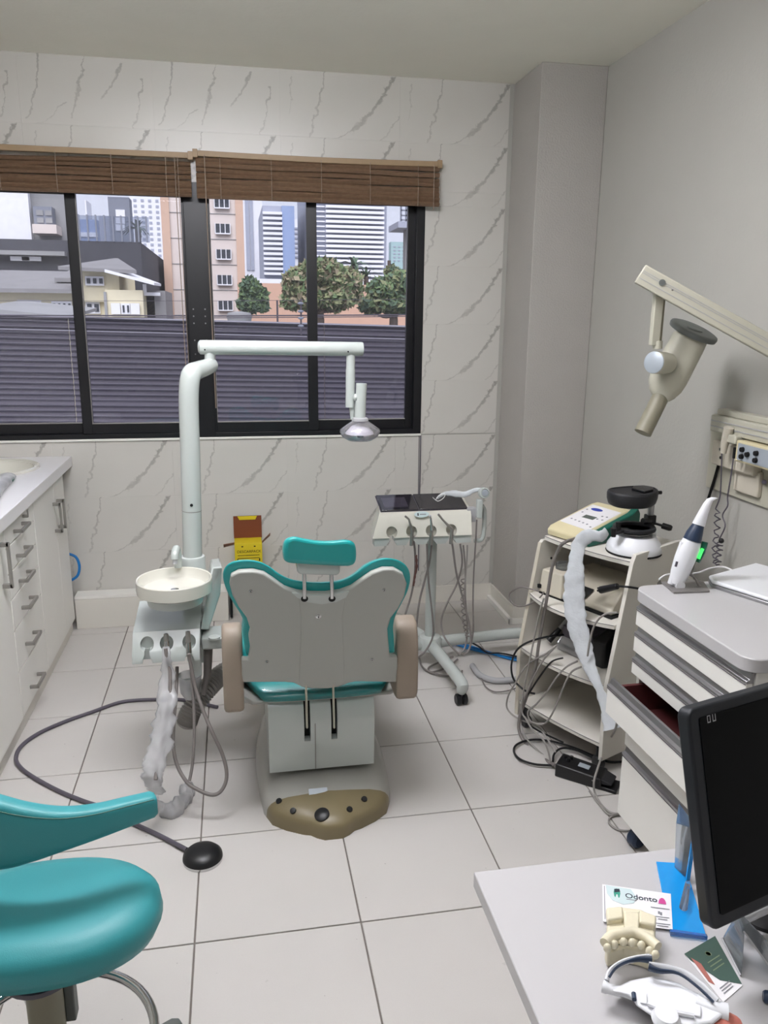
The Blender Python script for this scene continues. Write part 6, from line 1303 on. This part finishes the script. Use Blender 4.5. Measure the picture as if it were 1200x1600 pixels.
MB().tube([GL(990, 1552, .034), GL(991, 1562, .034)], .003, 8).build('hinge_slot', 'navy', mg)
MB().tube(cr([GL(1012, 1568, .036), GL(1040, 1578, .036), GL(1084, 1587, .036)], 4), .003, 8).build('front_bar', 'gun_white', mg)
MB().lathe([(.0, .0), (.016, 0), (.018, .006), (.014, .014), (.0, .015)], GL(1040, 1598, .03), seg=24).build('lamp_pod', 'gun_white', mg)
tag(MB().ell(AZ(1125, 1602, ZD+.014), (.030, .018, .012), seg=20).build('red_cloth', mat('red_cloth', '#c8786a', .9, bump=.5, bs=90)), 'small red item at the bottom edge of the desk beside the glasses', 'cloth')

# ================================================================== TEAL STOOL
S0 = V((.20, -3.165, 0))
st = thing('operator_stool', 'teal upholstered operator stool with a wrap-around arm, grey column and chrome foot ring', 'stool', S0)
def sring(rx, ry, z, dz=0.):
    out = []
    for i in range(48):
        a = 2*PI*i/48; ca, sa = math.cos(a), math.sin(a)
        x = rx*math.copysign(abs(ca)**.9, ca); y = ry*math.copysign(abs(sa)**.9, sa)
        out.append(S0+V((x, y*.72+.058, z+dz*ca)))
    return out
MB().loft([sring(.12, .12, .405), sring(.185, .17, .41), sring(.215, .20, .425), sring(.226, .212, .45), sring(.222, .208, .478), sring(.205, .19, .497), sring(.16, .15, .506), sring(.08, .08, .508), sring(.005, .005, .508)]).build('seat', 'teal_dull', st, smooth=80)
MB().lathe([(.0, .385), (.07, .395), (.07, .405), (.0, .405)], S0, seg=28).build('seat_plate', 'hose_d', st)
MB().lathe([(.032, .16), (.034, .26), (.034, .405)], S0, seg=28).build('column_cover', 'taupe', st); MB().lathe([(.026, .06), (.026, .28), (.0, .29)], S0, seg=24).build('gas_lift', 'steel', st)
MB().lathe([(.055, .05), (.05, .10), (.036, .12), (.0, .13)], S0, seg=28).build('base_hub', 'greydisc', st)
MB().tube([S0+V((.2*math.cos(2*PI*i/56), .2*math.sin(2*PI*i/56), .20)) for i in range(56)], .0105, 14, closed=True).build('foot_ring', 'steel', st)
MB().obox(S0+V((.04, .03, .30)), (.02, .03, .1)).build('ring_clamp', 'greydisc', st, bevel=.003)
for k in range(3): a = PI*.5+.5+k*2*PI/3; MB().tube([S0+V((0, 0, .2)), S0+V((.195*math.cos(a), .195*math.sin(a), .2))], .007, 8).build('ring_spoke', 'steel', st)
for k in range(5):
    a = .52+k*2*PI/5; d = V((math.cos(a), math.sin(a), 0)); s2 = V((-d.y, d.x, 0)); lg = []
    for t, w_, z0, z1 in ((.03, .028, .05, .10), (.15, .024, .055, .10), (.26, .020, .062, .098), (.275, .014, .066, .092)):
        lg.append([S0+d*t+s2*s*w_+V((0, 0, z)) for s, z in ((-1, z0), (1, z0), (1, z1-.01), (.6, z1), (-.6, z1), (-1, z1-.01))])
    l = MB().loft(lg).build('leg', 'greydisc', st, bevel=.004, seg=3)
    p = S0+d*.25+V((0, 0, .026)); MB().lathe([(.0, -.018), (.02, -.018), (.026, -.012), (.026, .012), (.02, .018), (.0, .018)], p, s2, 18).cyl(p+V((0, 0, .01)), p+V((0, 0, .05)), .01).build('castor', 'black', l)
# wrap arm
za_ = .66
path = [((243, 1255), .024, .019), ((200, 1268), .028, .020), ((150, 1283), .033, .021), ((100, 1294), .042, .022), ((50, 1300), .058, .023), ((0, 1300), .076, .024), ((-60, 1290), .09, .024), ((-140, 1250), .095, .022), ((-190, 1190), .08, .02)]
P_ = cr([AZ(x, y, za_) for (x, y), h, w_ in path], 5); Hs = cr([V((h, w_, 0)) for _, h, w_ in path], 5); rings = []
for i, p in enumerate(P_):
    tn = (P_[min(i+1, len(P_)-1)]-P_[max(i-1, 0)]).normalized(); s2 = V((-tn.y, tn.x, 0)).normalized(); h, w_ = Hs[i].x, Hs[i].y
    k = .82 if i == 0 else 1
    rings.append([p+s2*w_*k*math.copysign(abs(math.cos(a))**.45, math.cos(a))+V((0, 0, h*k*math.copysign(abs(math.sin(a))**.55, math.sin(a)))) for a in [2*PI*j/24+.13 for j in range(24)]])
MB().loft(rings).build('wrap_arm', 'teal_dull', st, smooth=55)
e_ = [P_[i]+V((0, 0, Hs[i].x*.82))+V((0, -1, 0))*Hs[i].y*.9 for i in range(len(P_))]
MB().tube(e_, .0012, 6).build('arm_seam', 'green', st)
b0_ = P_[-1]; MB().tube(cr([b0_+V((0, 0, -.03)), b0_+V((.02, -.02, -.2)), S0+V((-.1, .03, .37)), S0+V((-.02, 0, .385))], 5), .013, 12).build('arm_bracket', 'steel', st)

# ================================================================== GROUPS OF ALIKE THINGS
G_ = {'bamboo_blind': 'rolled bamboo blinds over the window', 'ceiling_light': 'ceiling light panels', 'base_cabinet': 'white base cabinets along the left wall',
 'suction_tip': 'suction tips in the spittoon tray', 'suction_hose': 'suction hoses under the spittoon tray', 'plastic_sleeve': 'crinkled plastic sleeves by the spittoon',
 'handpiece': 'instruments in the cart holders', 'instrument_hose': 'hoses hanging from the instrument cart', 'floor_hose': 'thin hoses on the floor by the cart',
 'blue_hose': 'blue air hoses behind the cart', 'machine_cable': 'grey cables of the shelf trolley', 'black_cable': 'black cables around the trolley', 'grey_cable': 'pale cables by the drawer cabinet',
 'power_line': 'overhead lines outside', 'coiled_cord': 'coiled cords'}
for o in list(bpy.data.objects):
    if o.parent is None and 'label' in o:
        b_ = o.name.split('.')[0]
        if b_ in G_ and 'group' not in o: o['group'] = G_[b_]
for o in bpy.data.objects:
    if '_o' in o: del o['_o']
